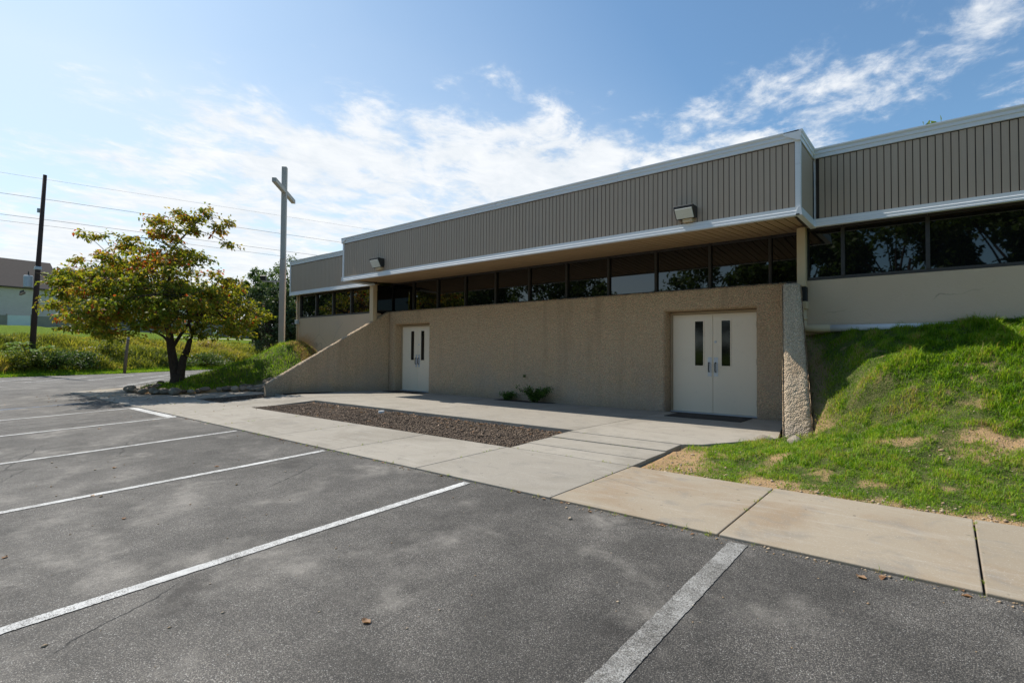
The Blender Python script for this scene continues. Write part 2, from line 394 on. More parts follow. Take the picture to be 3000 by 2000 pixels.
a = NT('mulch_soil'); M['mulch_soil'] = a.fin(a.mix(a.noise(60, 4), (0.018, 0.013, 0.011), (0.085, 0.062, 0.048)), 0.95, a.bump(a.noise(70, 4), 1, 0.02))
# ground under the grass: clay, thatch
a = NT('bank_soil')
g = a.attr('bare')
soil = a.mix(a.noise(4, 6, 0.65), (0.40, 0.245, 0.115), (0.52, 0.345, 0.175))
soil = a.mix(a.rng(a.voro(38), 0.08, 0.22, 0.45, 0), soil, (0.44, 0.35, 0.25))
soil = a.mix(a.rng(a.noise(9, 5, 0.7), 0.5, 0.7, 0, 0.5), soil, (0.25, 0.17, 0.10))
thatch = a.mix(a.noise(14, 5, 0.7), (0.030, 0.046, 0.012), (0.11, 0.105, 0.042))
thatch = a.mix(a.noise(14, 5, 0.7), (0.05, 0.075, 0.012), (0.16, 0.16, 0.045))
M['bank_soil'] = a.fin(a.mix(g, thatch, soil), 0.95, a.bump(a.math('ADD', a.noise(24, 5, 0.7), a.noise(70, 3)), 0.9, 0.03))
def leafmat(name, ramp, transl=0.4, rough=0.55, spec=0.35):
    a = NT(name)
    t = a.attr('tint')
    r = a.n('ShaderNodeValToRGB', {'Fac': t}).outputs[0]
    el = a.t.nodes[-1].color_ramp.elements
    for i, (p, cc) in enumerate(ramp):
        e = el[i] if i < 2 else el.new(p)
        e.position = p; e.color = (*cc, 1)
    a.fin(r, rough, None, spec)
    tr = a.n('ShaderNodeBsdfTranslucent', {'Color': a.mix(1.0, r, (1.25, 1.2, 0.7), 'MULTIPLY')})
    mx = a.n('ShaderNodeMixShader', {0: transl}); a.t.links.new(a.b.outputs[0], mx.inputs[1]); a.t.links.new(tr.outputs[0], mx.inputs[2])
    a.t.links.new(mx.outputs[0], a.out.inputs[0]); return a.m
M['grass'] = leafmat('grass_blades', [(0, (0.035, 0.085, 0.006)), (0.40, (0.15, 0.31, 0.012)), (0.75, (0.33, 0.47, 0.030)), (0.9, (0.46, 0.42, 0.12)), (1.0, (0.42, 0.30, 0.16))], 0.5)
M['weeds'] = leafmat('weeds', [(0, (0.05, 0.08, 0.014)), (0.4, (0.18, 0.21, 0.03)), (0.7, (0.36, 0.35, 0.045)), (0.88, (0.44, 0.37, 0.08)), (1.0, (0.30, 0.205, 0.11))], 0.5)
M['dogwood'] = leafmat('dogwood_leaves', [(0, (0.065, 0.115, 0.014)), (0.38, (0.16, 0.225, 0.020)), (0.64, (0.32, 0.30, 0.030)), (0.80, (0.44, 0.31, 0.040)), (0.91, (0.33, 0.125, 0.035)), (1.0, (0.46, 0.085, 0.028))], 0.55)
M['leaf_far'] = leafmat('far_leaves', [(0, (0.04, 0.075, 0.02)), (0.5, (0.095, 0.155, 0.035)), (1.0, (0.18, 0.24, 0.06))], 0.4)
M['leaf_myrtle'] = leafmat('myrtle_leaves', [(0, (0.025, 0.05, 0.022)), (0.5, (0.06, 0.10, 0.034)), (0.80, (0.10, 0.145, 0.045)), (0.86, (0.42, 0.25, 0.26)), (1.0, (0.55, 0.34, 0.34))], 0.3)
M['leaf_shrub'] = leafmat('shrub_leaves', [(0, (0.03, 0.07, 0.016)), (0.5, (0.09, 0.18, 0.03)), (1.0, (0.18, 0.31, 0.06))], 0.4)
M['leaf_dead'] = leafmat('fallen_leaves', [(0, (0.16, 0.08, 0.04)), (0.5, (0.30, 0.165, 0.085)), (1.0, (0.40, 0.27, 0.17))], 0.2)
a = NT('bark')
bk = a.noise(9, 6, 0.7, 0.8, vec=a.stretch((2.2, 2.2, 0.6)))
M['bark'] = a.fin(a.mix(bk, (0.030, 0.021, 0.016), (0.115, 0.085, 0.065)), 0.95, a.bump(a.math('ADD', bk, a.voro(26, vec=a.stretch((1.5, 1.5, .7)))), 1.0, 0.03), 0.2)
a = NT('rock')
r = a.rand()
base = a.mix(r, (0.19, 0.155, 0.115), (0.40, 0.345, 0.275))
base = a.mix(a.rng(a.math('FRACT', a.math('MULTIPLY', r, 7.3)), 0.6, 0.9), base, (0.16, 0.095, 0.06))
base = a.mix(a.rng(a.noise(5, 6, 0.65, 0.5), 0.4, 0.7, 0, 0.7), base, (0.11, 0.095, 0.075))
M['rock'] = a.fin(base, 0.9, a.bump(a.math('ADD', a.noise(10, 6, 0.65), a.noise(45, 3)), 0.7, 0.025), 0.25)
a = NT('cross_paint')
base = a.mix(a.noise(7, 5, 0.65, vec=a.stretch((3, 3, .3))), (0.36, 0.34, 0.31), (0.46, 0.435, 0.40))
M['cross'] = a.fin(a.mix(a.rng(a.noise(4, 5, 0.7, vec=a.stretch((3, 3, .5))), 0.58, 0.72, 0, 0.6), base, (0.24, 0.22, 0.18)), 0.8)
a = NT('cross_low_beige'); M['cross_low'] = a.fin(a.mix(a.noise(4, 4), (0.52, 0.455, 0.41), (0.46, 0.40, 0.36)), 0.75)  # lighter, pinker tone for the lower post and lamp bracket
a = NT('pole_wood')
w = a.noise(12, 6, 0.65, 0.3, vec=a.stretch((4, 4, .15)))
M['pole'] = a.fin(a.mix(w, (0.028, 0.015, 0.013), (0.085, 0.050, 0.040)), 0.9)
a = NT('post_wood'); M['postwood'] = a.fin(a.mix(a.noise(12, 5, 0.6, vec=a.stretch((4, 4, .2))), (0.14, 0.095, 0.06), (0.26, 0.19, 0.13)), 0.9)
a = NT('wire'); M['wire'] = a.fin((0.02, 0.02, 0.022), 0.6)
a = NT('galvanised'); M['galv'] = a.fin(a.mix(a.noise(8, 3), (0.40, 0.45, 0.48), (0.52, 0.57, 0.60)), 0.5)
a = NT('white_brick')
bt = a.n('ShaderNodeTexBrick', {'Vector': a.stretch((1, 1, 1), vec=a.n('ShaderNodeTexCoord').outputs['Object'], rot=(math.radians(90), 0, 0)), 'Color1': (0.62, 0.555, 0.47, 1), 'Color2': (0.70, 0.64, 0.56, 1), 'Mortar': (0.46, 0.41, 0.35, 1), 'Scale': 2.2, 'Mortar Size': 0.03}).outputs['Color']
M['brick'] = a.fin(bt, 0.9)
a = NT('shingles')
M['shingle'] = a.fin(a.mix(a.noise(3.5, 5, 0.7, vec=a.stretch((1, 1, 4))), (0.040, 0.030, 0.026), (0.115, 0.090, 0.078)), 0.95)
a = NT('fence_taupe'); M['fence'] = a.fin(a.mix(a.noise(1.5, 4), (0.26, 0.225, 0.19), (0.33, 0.29, 0.25)), 0.75)
a = NT('fence_white'); M['fence_w'] = a.fin(a.mix(a.noise(1.5, 4), (0.72, 0.75, 0.76), (0.62, 0.66, 0.68)), 0.6)
a = NT('lawn')
M['lawn'] = a.fin(a.mix(a.noise(0.35, 6, 0.65), a.mix(a.noise(9, 5, 0.75), (0.07, 0.13, 0.010), (0.19, 0.29, 0.025)), a.mix(a.noise(7, 5, 0.75), (0.10, 0.16, 0.014), (0.23, 0.30, 0.035))), 0.95, a.bump(a.noise(14, 5, 0.75), 1.0, 0.15), 0.05)
a = NT('flat_roof'); M['roof'] = a.fin(a.mix(a.noise(2, 4), (0.30, 0.30, 0.29), (0.40, 0.40, 0.38)), 0.9)

# ================================================================== SETTING
# ---- ground sheet to the horizon
g = MB(); g.v = [(-900, -900, -1.2), (900, -900, -1.2), (900, 900, -1.2), (-900, 900, -1.2)]; g.f = [(0, 1, 2, 3)]
tag(obj('ground', g, M['lawn']), 'flat grassy ground reaching out to the horizon', 'ground', kind='structure')

# ---- asphalt
KERB = 4.03
def z_asph(X, Y):
    X = np.asarray(X, float); Y = np.asarray(Y, float)
    return -0.12 - 0.038 * np.clip(KERB - Y, 0, 9) - 0.18 * sstep(-22, -37, X) + 0.012 * (fbm(X * .35, Y * .35, 5, 3) - .5) * sstep(KERB, KERB - 1.5, Y)
EDGE_Y = np.array([-160, -10, 0, 4.5, 10.9, 20.5, 40, 260.]); EDGE_X = np.array([-37, -37, -39.2, -41, -43.9, -51.4, -64, -200.])
def edge_x(Y): return np.interp(Y, EDGE_Y, EDGE_X)
def grid(xs, ys, zf):
    Xg, Yg = np.meshgrid(xs, ys, indexing='ij'); Z = zf(Xg, Yg)
    V = np.stack([Xg, Yg, Z], -1).reshape(-1, 3); n, m = len(xs), len(ys)
    i, j = np.meshgrid(np.arange(n - 1), np.arange(m - 1), indexing='ij')
    b = (i * m + j).ravel(); F = np.stack([b, b + m, b + m + 1, b + 1], -1)
    return V, F
xs = np.concatenate([np.linspace(-70, -22, 49), np.linspace(-21.5, 8, 100), np.linspace(9, 30, 15)])
ys = np.concatenate([np.linspace(-45, -6, 27), np.linspace(-5.5, KERB + 0.02, 48)])
V1, F1 = grid(xs, ys, z_asph)
xs2 = np.linspace(-70, -21.4, 50); ys2 = np.linspace(KERB + 0.02, 44, 60)
V2, F2 = grid(xs2, ys2, z_asph)
me = fast_mesh('parking_lot', np.concatenate([V1, V2]), np.concatenate([F1, F2 + len(V1)]), smooth=True)
lot = tag(obj('parking_lot', me, M['asphalt']), 'worn grey asphalt parking lot with white painted stalls', 'parking lot', kind='structure')
def stripe(x0, y0, x1, y1, w, mat, z=0.005, n=40, jag=0.004):
    d = np.array([x1 - x0, y1 - y0]); L = np.hypot(*d); d /= L; nn = np.array([-d[1], d[0]])
    t = np.linspace(0, 1, n)
    P = np.array([x0, y0]) + np.outer(t, d * L)
    ja = (vnoise(t * L * 45, t * 0 + x0 * 3.1, 3) - .5) * 2 * jag; jb = (vnoise(t * L * 45, t * 0 + x0 * 7.7, 4) - .5) * 2 * jag
    A = P + nn * (w / 2 + ja)[:, None]; B = P - nn * (w / 2 + jb)[:, None]
    V = np.concatenate([np.column_stack([A, z_asph(A[:, 0], A[:, 1]) + z]), np.column_stack([B, z_asph(B[:, 0], B[:, 1]) + z])])
    i = np.arange(n - 1); F = np.stack([i, n + i, n + i + 1, i + 1], -1)
    return obj('parking_stripe', fast_mesh('parking_stripe', V, F), mat, lot)
stalls = [-1.17, -3.89, -6.64, -9.42, -12.32, -14.98]
for i, X in enumerate(stalls):
    stripe(X, KERB - 0.05, X + 0.02, -1.4, 0.128 if i == 0 else 0.095, M['paint_worn'] if i == 0 else M['paint'], n=260)
stripe(-17.55, KERB - 0.4, -17.5, -1.4, 0.10, M['paint_blue'])
for X in (-20.3, -23.0, -25.8): stripe(X, KERB - 0.5, X, -1.4, 0.09, M['paint_worn'])
stripe(-14.98, KERB - 0.10, -12.32, KERB - 0.10, 0.17, M['paint'])
for dx in (0.7, 1.3, 1.95): stripe(-14.98 + dx, KERB - 0.35, -14.98 + dx - 0.3, -1.4, 0.035, M['paint_worn'], jag=0.01)
for k in range(-3, 5):                                   # angled stalls along the far verge
    bx, by = -34.3 - 0.8 * k, 7.0 + 2.55 * k
    stripe(bx, by, bx - 5.6, by + 3.5, 0.12, M['paint'], 0.008, 12)
for k in range(-6, -3):
    bx, by = -33.0, 7.0 + 2.55 * k
    stripe(bx, by, bx - 4.6, by + 2.9, 0.12, M['paint'], 0.008, 12)
for yy in (6.0, 9.0): stripe(-33, yy + 4, -24.5, yy, 0.35, M['paint_worn'], 0.006, 20, 0.05)

# ---- sidewalk, steps and patio slabs
def slab(parent, x0, x1, y0, y1, z, th=0.14, mat=None, zs=None, name='slab', gap=0.006):
    g = gap
    pts = [(x0 + g, y0 + g), (x1 - g, y0 + g), (x1 - g, y1 - g), (x0 + g, y1 - g)]
    tops = zs if zs else [z] * 4
    mb = MB().poly_prism(pts, [t - th for t in tops], tops)
    return obj(name, mb.mesh(name, bevel=0.007), mat or M['concrete'], parent)
sw = obj('sidewalk', MB().box(-21.9, 8.2, KERB + 0.06, 5.66, -0.5, -0.13), M['joint'])
tag(sw, 'concrete sidewalk of wide slabs along the edge of the asphalt', 'sidewalk', kind='structure')
jx = [-21.95, -19.4, -17.1, -14.95, -12.78, -10.3, -8.35, -6.5, -4.78, -2.86, -1.33, 0.15, 1.65, 3.15, 4.65, 6.2, 8.2]
for i in range(len(jx) - 1):
    slab(sw, jx[i], jx[i + 1], KERB, 5.68, -0.10, zs=[-0.10, -0.10, -0.072, -0.072], mat=M['concrete_tan'] if jx[i] > -3 else M['concrete'])
pat = obj('patio', MB().poly_prism([(-26, 5.7), (-12.75, 5.7), (-12.75, 7.4), (-4.7, 7.4), (-2.9, 7.4), (-2.2, 8.7), (-2.45, 11.2), (-14.6, 11.2), (-16, 8.6), (-26, 9.2)], -0.5, -0.17), M['joint'])
tag(pat, 'concrete entrance patio between the sloping wing walls', 'patio', kind='structure')
px_ = [-12.72, -8.75, -4.70]
for i in range(2): slab(pat, px_[i], px_[i + 1], 7.30, 11.05, 0.0)
mb = MB().poly_prism([(-4.694, 7.16), (-2.83, 7.16), (-2.62, 7.32), (-1.96, 8.62), (-2.40, 11.05), (-4.694, 11.05)], -0.15, 0.0)
obj('slab', mb.mesh('slab', bevel=0.007), M['concrete'], pat)
mb = MB().poly_prism([(-15.52, 7.62), (-12.735, 7.62), (-12.735, 11.05), (-14.45, 11.05), (-14.60, 10.4)], -0.15, 0.0)
obj('slab', mb.mesh('slab', bevel=0.007), M['concrete'], pat)
slab(pat, -14.72, -12.76, 5.69, 7.61, 0, zs=[-0.098, -0.098, -0.002, -0.002])
slab(pat, -18.9, -16.22, 5.69, 9.0, 0, zs=[-0.098, -0.098, 0.0, 0.0])
slab(pat, -22.0, -18.92, 5.69, 9.0, 0, zs=[-0.098, -0.098, -0.02, -0.02])
mb = MB().poly_prism([(-22.02, 4.2), (-22.02, 9.0), (-27.2, 9.0), (-23.9, 6.15)], -0.3, [-0.105, -0.11, -0.13, -0.13])
obj('slab', mb.mesh('slab'), M['concrete_tan'], pat)
slab(pat, -16.2, -14.74, 7.62, 9.2, 0.0)
for (y0, y1, za, zb) in ((6.665, 7.155, -0.026, -0.008), (6.08, 6.665, -0.052, -0.040), (5.685, 6.08, -0.071, -0.058)):
    slab(pat, -4.72, -2.86, y0, y1, 0, zs=[za, za, zb, zb], name='step', mat=M['concrete'], gap=0.004)

# ---- grass slope on the right
def xb_right(Y): return np.interp(Y, [5.5, 5.68, 7.15, 7.32, 8.55, 8.60, 10.95], [-2.84, -2.84, -2.82, -2.6, -1.9, -1.48, -2.08])
def z_right(X, Y):
    pr = np.interp(Y, [5.0, 5.66, 6.2, 7.0, 7.6, 8.2, 8.7, 9.3, 10.0, 10.62, 11.5], [-0.16, -0.125, -0.05, 0.14, 0.34, 0.63, 0.92, 1.25, 1.48, 1.72, 1.74])
    lift = 0.10 * sstep(-2, 1.5, X) * sstep(6, 10.5, Y)
    dl = X - xb_right(Y)
    r0 = np.interp(Y, [8.2, 8.8], [0.3, 0.0]); r1 = np.interp(Y, [8.2, 8.8], [2.5, 0.98]); tq = np.clip((dl - r0) / (r1 - r0), 0, 1); w = tq * tq * (3 - 2 * tq)
    low = np.interp(Y, [5.6, 6.6, 7.1, 7.6, 8.4, 8.8, 9.4, 10.0, 10.62], [-0.125, -0.08, -0.035, -0.012, 0.0, 0.15, 0.66, 1.20, 1.62])
    z = low * (1 - w) + (pr + lift) * w
    z = z + (fbm(X * 2.2, Y * 2.2, 21, 4) - .5) * 0.07 * sstep(5.7, 6.6, Y) * sstep(0, .5, dl) + (fbm(X * 5.5, Y * 5.5, 55, 3) - .5) * 0.085 * sstep(5.9, 6.8, Y) * sstep(0.1, .6, dl) * sstep(10.6, 10.3, Y)
    return np.where(dl < -0.02, np.minimum(z, -0.16 + 0 * z), z)
def bare_right(X, Y):
    dl = X - xb_right(Y)
    n = fbm(X * 1.25, Y * 1.6, 41, 4); n2 = fbm(X * 4, Y * 4, 43, 3)
    b = sstep(0.68, 0.86, n + (n2 - .5) * .25) * sstep(8.4, 7.6, Y)
    b = np.maximum(b, sstep(5.97 + (n2 - .5) * .4, 5.82 + (n2 - .5) * .4, Y))                # sand beside the walk
    b = np.maximum(b, sstep(0.75, 0.25, dl + (n2 - .5) * .9) * sstep(7.4, 6.8, Y))              # trodden corner by the steps
    b = np.maximum(b, 0.8 * sstep(0.40, 0.15, dl + (n2 - .5) * .4) * sstep(8.4, 8.7, Y))       # strip against the wing wall
    n5 = fbm(X * 7, Y * 7, 47, 3)
    b = np.maximum(b, sstep(.68, .15, np.hypot((X - .42) / .95, (Y - 7.55) / .42) + (n2 - .5) * .9 + (n5 - .5) * .7))
    b = np.maximum(b, .8 * sstep(.65, .1, np.hypot((X + .55) / .7, (Y - 7.45) / .25) + (n2 - .5) * .9 + (n5 - .5) * .7))
    b = np.maximum(b, .75 * sstep(.70, .86, n5 + (n2 - .5) * .5))
    return b
V, F = grid(np.linspace(-3.1, 9, 190), np.linspace(5.60, 10.66, 100), z_right)
me = fast_mesh('grass_slope', V, F, {'bare': bare_right(V[:, 0], V[:, 1])}, True)
tag(obj('grass_slope', me, M['bank_soil']), 'grassy slope with bare clay patches rising right of the entrance', 'slope', kind='structure')

# ---- mound on the left
MND = np.array([(-20.5, 5.25), (-18.4, 5.45), (-18.05, 6.2), (-18.1, 7.05), (-17.2, 7.95), (-15.75, 8.35), (-14.9, 10.9), (-14.9, 16), (-30, 16), (-27.5, 11.5), (-23.8, 8.2), (-21.6, 6.3)])
def poly_dist(X, Y, P, skip=()):
    X = np.asarray(X, float); Y = np.asarray(Y, float); d = np.full(X.shape, 1e9); ins = np.zeros(X.shape, bool)
    n = len(P)
    for i in range(n):
        ax, ay = P[i]; bx, by = P[(i + 1) % n]
        c = ((ay > Y) != (by > Y)) & (X < (bx - ax) * (Y - ay) / (by - ay + 1e-12) + ax); ins ^= c
        if i in skip: continue
        t = np.clip(((X - ax) * (bx - ax) + (Y - ay) * (by - ay)) / ((bx - ax) ** 2 + (by - ay) ** 2), 0, 1)
        d = np.minimum(d, np.hypot(X - ax - t * (bx - ax), Y - ay - t * (by - ay)))
    return np.where(ins, d, -d)
def z_mound(X, Y):
    d = poly_dist(X, Y, MND, skip=(5, 6, 7, 8))
    h = np.interp(d, [-1, 0, 1.0, 2, 3, 4, 5, 7], [-0.6, -0.06, 0.16, 0.58, 1.02, 1.42, 1.72, 1.85])
    h = h + 0.60 * np.exp(-((X + 19.0) / 1.2) ** 2 - ((Y - 10.2) / 0.8) ** 2) * sstep(0, 1, d)
    return h + (fbm(X * 1.6, Y * 1.6, 61, 4) - .5) * 0.20 * sstep(0.2, 1.2, d)
def straw_mound(X, Y):
    n = fbm(X * 2, Y * 2, 71, 3)
    return sstep(0.75, 0.45, np.hypot((X + 18.6) / 1.5, (Y - 10.35) / 0.75) + (n - .5) * .5)
V, F = grid(np.linspace(-30, -14.9, 150), np.linspace(5.2, 15.5, 100), z_mound)
fx = V[F].mean(1); keep = (poly_dist(fx[:, 0], fx[:, 1], MND) > -0.25) & ~((fx[:, 0] > -19.85) & (fx[:, 1] > 10.75))
me = fast_mesh('planted_mound', V, F[keep], {'bare': np.maximum(straw_mound(V[:, 0], V[:, 1]), sstep(.9, .3, poly_dist(V[:, 0], V[:, 1], MND, skip=(5, 6, 7, 8))))}, True)
tag(obj('planted_mound', me, M['bank_soil']), 'grassy mound between the tree and the left wing wall', 'mound', kind='structure')

# ---- verge and bank beyond the lot
def bank_z(s):
    return np.interp(s, [0, 0.2, 1.1, 2.2, 4, 7, 10, 13, 20, 30, 50, 120, 500], [-0.34, -0.26, -0.18, 0.25, 0.85, 1.55, 2.05, 2.42, 3.0, 3.6, 4.1, 5.0, 7.0])
BN = np.array([-1.0, 0.25])
def bank_pt(Y0, s, dz=0.0):
    return (edge_x(Y0) + s * BN[0], Y0 + s * BN[1], float(bank_z(s)) + dz)
yy = np.concatenate([np.linspace(-150, -12, 24), np.linspace(-10, 60, 120), np.linspace(64, 250, 40)])
ss = np.array([0, .15, .3, .6, .9, 1.2, 1.6, 2, 2.5, 3, 3.6, 4.3, 5, 6, 7, 8, 9, 10, 11, 12, 13, 14.5, 16, 18, 20, 24, 30, 36, 44, 50, 70, 120, 250, 500.])
Yg, Sg = np.meshgrid(yy, ss, indexing='ij')
Xg = edge_x(Yg) + Sg * BN[0]; Yw = Yg + Sg * BN[1]
Zg = bank_z(Sg) + (fbm(Xg * .5, Yw * .5, 81, 4) - .5) * .5 * sstep(2, 5, Sg) * sstep(300, 10, Sg)
n, m = Yg.shape; i, j = np.meshgrid(np.arange(n - 1), np.arange(m - 1), indexing='ij'); b = (i * m + j).ravel()
me = fast_mesh('grass_bank', np.stack([Xg, Yw, Zg], -1).reshape(-1, 3), np.stack([b, b + m, b + m + 1, b + 1], -1), smooth=True)
tag(obj('grass_bank', me, M['lawn']), 'grassy bank and lawn rising beyond the parking lot', 'bank', kind='structure')
# pale path along the top of the bank
tt = np.linspace(16, 50, 30); A = np.array([bank_pt(t, 15.0 + (t - 16) * .12, 0.05) for t in tt]); B = np.array([bank_pt(t, 16.0 + (t - 16) * .12, 0.07) for t in tt])
A[:, 2] += 0.12; B[:, 2] += 0.12
i = np.arange(29)
tag(obj('footpath', fast_mesh('footpath', np.concatenate([A, B]), np.stack([i, i + 1, 30 + i + 1, 30 + i], -1)), M['concrete']), 'thin pale footpath crossing the lawn above the bank', 'path', kind='structure')

# ================================================================== CHURCH BUILDING
church = tag(empty('church_building', (-10, 14, 0)), 'low tan church building with flat roof and taupe board fascia', 'building')
ZB, ZT, YF, YS, XL, XR = 3.46, 4.815, 9.27, 10.35, -14.57, -1.775
XWL, XWR = -19.95, 6.5
YT, YD, YC, YW = 11.0, 11.30, 11.35, 10.60
ZW = 2.635

# ---- pebble-dash entrance wall with two rounded door openings (displaced grid)
OPEN = [(-14.17, -12.56), (-4.76, -2.90)]; OZ = 2.185
OPEN = [(-14.19, -12.50), (-4.76, -2.89)]
def pebble(U, W, seed, f=38):
    return 0.55 * vnoise(U * f, W * f, seed) + 0.45 * vnoise(U * f * 1.9 + 7, W * f * 1.9 + 3, seed + 5)
wx = np.linspace(-14.52, -2.36, 608); wz = np.linspace(-0.06, ZW, 136)
def snap(arr, vals):
    for v in vals: arr[np.argmin(abs(arr - v))] = v
snap(wx, [v for o_ in OPEN for v in o_]); snap(wz, [OZ])
Xg, Zg = np.meshgrid(wx, wz, indexing='ij')
dsp = (pebble(Xg, Zg, 9) - .5) * 0.020 + (fbm(Xg * 1.1, Zg * 1.1, 19, 3) - .5) * 0.03
rr = 0.07
inset = np.zeros_like(Xg)
for (o0, o1) in OPEN:
    dx = np.maximum(np.maximum(o0 - Xg, Xg - o1), 0); dz = np.maximum(Zg - OZ, 0); dd = np.hypot(dx, dz)
    inset = np.maximum(inset, rr - np.sqrt(np.maximum(rr ** 2 - np.maximum(rr - dd, 0) ** 2, 0)))
dd = ZW - Zg; inset = np.maximum(inset, 0.05 - np.sqrt(np.maximum(.05 ** 2 - np.maximum(.05 - dd, 0) ** 2, 0)))
Yg = YT - dsp + inset
Zg2 = Zg + np.where(np.isclose(Zg, ZW), (pebble(Xg, Zg, 33, 20) - .5) * 0.03, 0)
V = np.stack([Xg, Yg, Zg2], -1).reshape(-1, 3); n, m = Xg.shape
i, j = np.meshgrid(np.arange(n - 1), np.arange(m - 1), indexing='ij')
cxm = (wx[i] + wx[i + 1]) / 2; czm = (wz[j] + wz[j + 1]) / 2
hole = np.zeros(i.shape, bool)
for (o0, o1) in OPEN: hole |= (cxm > o0) & (cxm < o1) & (czm < OZ)
b = (i * m + j)[~hole].ravel(); F = np.stack([b, b + m, b + m + 1, b + 1], -1).tolist()
V = V.tolist()
# top ledge back to the glass
k0 = len(V); V += [(x_, YC + 0.06, ZW) for x_ in wx]
for q in range(n - 1): F.append((q * m + m - 1, (q + 1) * m + m - 1, k0 + q + 1, k0 + q))
# reveals of the openings
for (o0, o1) in OPEN:
    io0, io1 = int(np.argmin(abs(wx - o0))), int(np.argmin(abs(wx - o1))); jt = int(np.argmin(abs(wz - OZ)))
    for ii, sgn in ((io0, 1), (io1, -1)):
        k0 = len(V); V += [(wx[ii], YD + 0.03, wz[q]) for q in range(jt + 1)]
        for q in range(jt):
            f = (ii * m + q, k0 + q, k0 + q + 1, ii * m + q + 1); F.append(f if sgn > 0 else f[::-1])
    k0 = len(V); V += [(wx[q], YD + 0.03, OZ) for q in range(io0, io1 + 1)]
    for q in range(io1 - io0):
        F.append(((io0 + q) * m + jt, k0 + q, k0 + q + 1, (io0 + q + 1) * m + jt))
me = fast_mesh('entrance_wall', V, np.array(F), smooth=True)
ew = obj('entrance_wall', me, M['roughcast'], church)
ew['label'] = 'rough pebble-dash entrance wall holding both double doors'

# ---- sloping wing walls, pebble-dash with a weathered sloping top
def wing(p0, p1, prof, th, side, seed, amp, step, th1=None):
    """inner face runs from p0 to p1; prof = [(distance from p0, height)] along the top; side +1: thickness to the right"""
    th1 = th1 or th
    p0 = np.array(p0); p1 = np.array(p1); d = p1 - p0; L = np.hypot(*d); d = d / L
    nn = np.array([-d[1], d[0]]) * side
    ps = np.array([q[0] for q in prof]); pz = np.array([q[1] for q in prof])
    arc = np.concatenate([[0], np.cumsum(np.hypot(np.diff(ps), np.diff(pz)))]); Lt = arc[-1]
    nu = int(Lt / step); nv = int(th / step)
    u = np.linspace(0, Lt, nu + 1); v = np.linspace(0, 1, nv + 1)
    S1 = np.interp(u, arc, ps); Z1 = np.interp(u, arc, pz)
    ks = 9; ker = np.ones(ks) / ks
    wid = np.interp(u, [0, Lt * .3, Lt], [th, th, th1])[:, None]
    S2 = np.convolve(np.pad(S1, ks // 2, mode='reflect', reflect_type='odd'), ker, 'valid'); Z2 = np.convolve(np.pad(Z1, ks // 2, mode='reflect', reflect_type='odd'), ker, 'valid')
    tS = np.gradient(S2); tZ = np.gradient(Z2); tl = np.hypot(tS, tZ); nS = -tZ / tl; nZ = tS / tl
    Ug, Vg = np.meshgrid(u, v, indexing='ij')
    hgt = (pebble(Ug, Vg * th, seed, 24) - .5) * 2 * amp + (fbm(Ug * 3, Vg * th * 3, seed + 3, 3) - .5) * amp * 2.2
    e = np.minimum(Vg, 1 - Vg) * th; rnd_ = 0.065
    hgt = hgt - (rnd_ - np.sqrt(np.maximum(rnd_ ** 2 - np.maximum(rnd_ - e, 0) ** 2, 0)))
    side_j = (vnoise(Ug * 26, Vg * 3, seed + 8) - .5) * amp * 0.9
    Sg = S2[:, None] + nS[:, None] * hgt
    X = p0[0] + d[0] * Sg + nn[0] * (wid * Vg + side_j); Y = p0[1] + d[1] * Sg + nn[1] * (wid * Vg + side_j); Z = Z2[:, None] + nZ[:, None] * hgt
    V = np.stack([X, Y, Z], -1).reshape(-1, 3); n, m = Ug.shape
    i, j = np.meshgrid(np.arange(n - 1), np.arange(m - 1), indexing='ij'); b = (i * m + j).ravel()
    top = fast_mesh('wing_wall_cap', V, np.stack([b, b + m, b + m + 1, b + 1], -1), smooth=True)
    us = np.linspace(0, L, int(L / 0.03) + 1); ws = np.linspace(0, 1, 90)
    Ug, Wg = np.meshgrid(us, ws, indexing='ij')
    zt = np.interp(Ug, ps, pz) - 0.034; Z = -0.16 + (zt + 0.16) * Wg
    V = []; F = []
    thu = np.interp(Ug, [0, L * .45, L], [th, th, th1])
    for (sgn, off) in ((-1, 0.0), (1, thu)):
        hh = (pebble(Ug, Z, seed + 40 + sgn) - .5) * 0.018 * sgn
        X = p0[0] + d[0] * Ug + nn[0] * (hh + off); Y = p0[1] + d[1] * Ug + nn[1] * (hh + off)
        k0 = len(V); V += np.stack([X, Y, Z], -1).reshape(-1, 3).tolist(); n, m = Ug.shape
        i, j = np.meshgrid(np.arange(n - 1), np.arange(m - 1), indexing='ij'); b = (i * m + j).ravel() + k0
        F += np.stack([b, b + m, b + m + 1, b + 1], -1).tolist()
    k = len(V); q1 = p1 + nn * th1; z1 = prof[-1][1]
    V += [(*p1, -.16), (*p1, z1 - .03), (*q1, z1 - .03), (*q1, -.16)]; F.append((k, k + 3, k + 2, k + 1))
    return fast_mesh('wing_wall', V, np.array(F)), top
bod, top = wing((-14.46, 10.98), (-15.52, 7.36), [(0, 2.64), (3.772, 0.30)], 0.28, -1, 3, 0.016, 0.013)
w1 = obj('wing_wall', bod, M['roughcast'], church); w1['label'] = 'long sloping pebble-dash wing wall left of the entrance'
obj('wing_wall_cap', top, M['roughcast_pale'], w1)
bod, top = wing((-2.42, 10.98), (-1.875, 8.56), [(0, 2.60), (1.12, 2.47), (2.4806, -0.12)], 0.29, 1, 5, 0.0095, 0.0105, 0.40)
w2 = obj('wing_wall', bod, M['roughcast'], church); w2['label'] = 'steep weathered pebble-dash wing wall right of the entrance'
obj('wing_wall_cap', top, M['roughcast_pale'], w2)

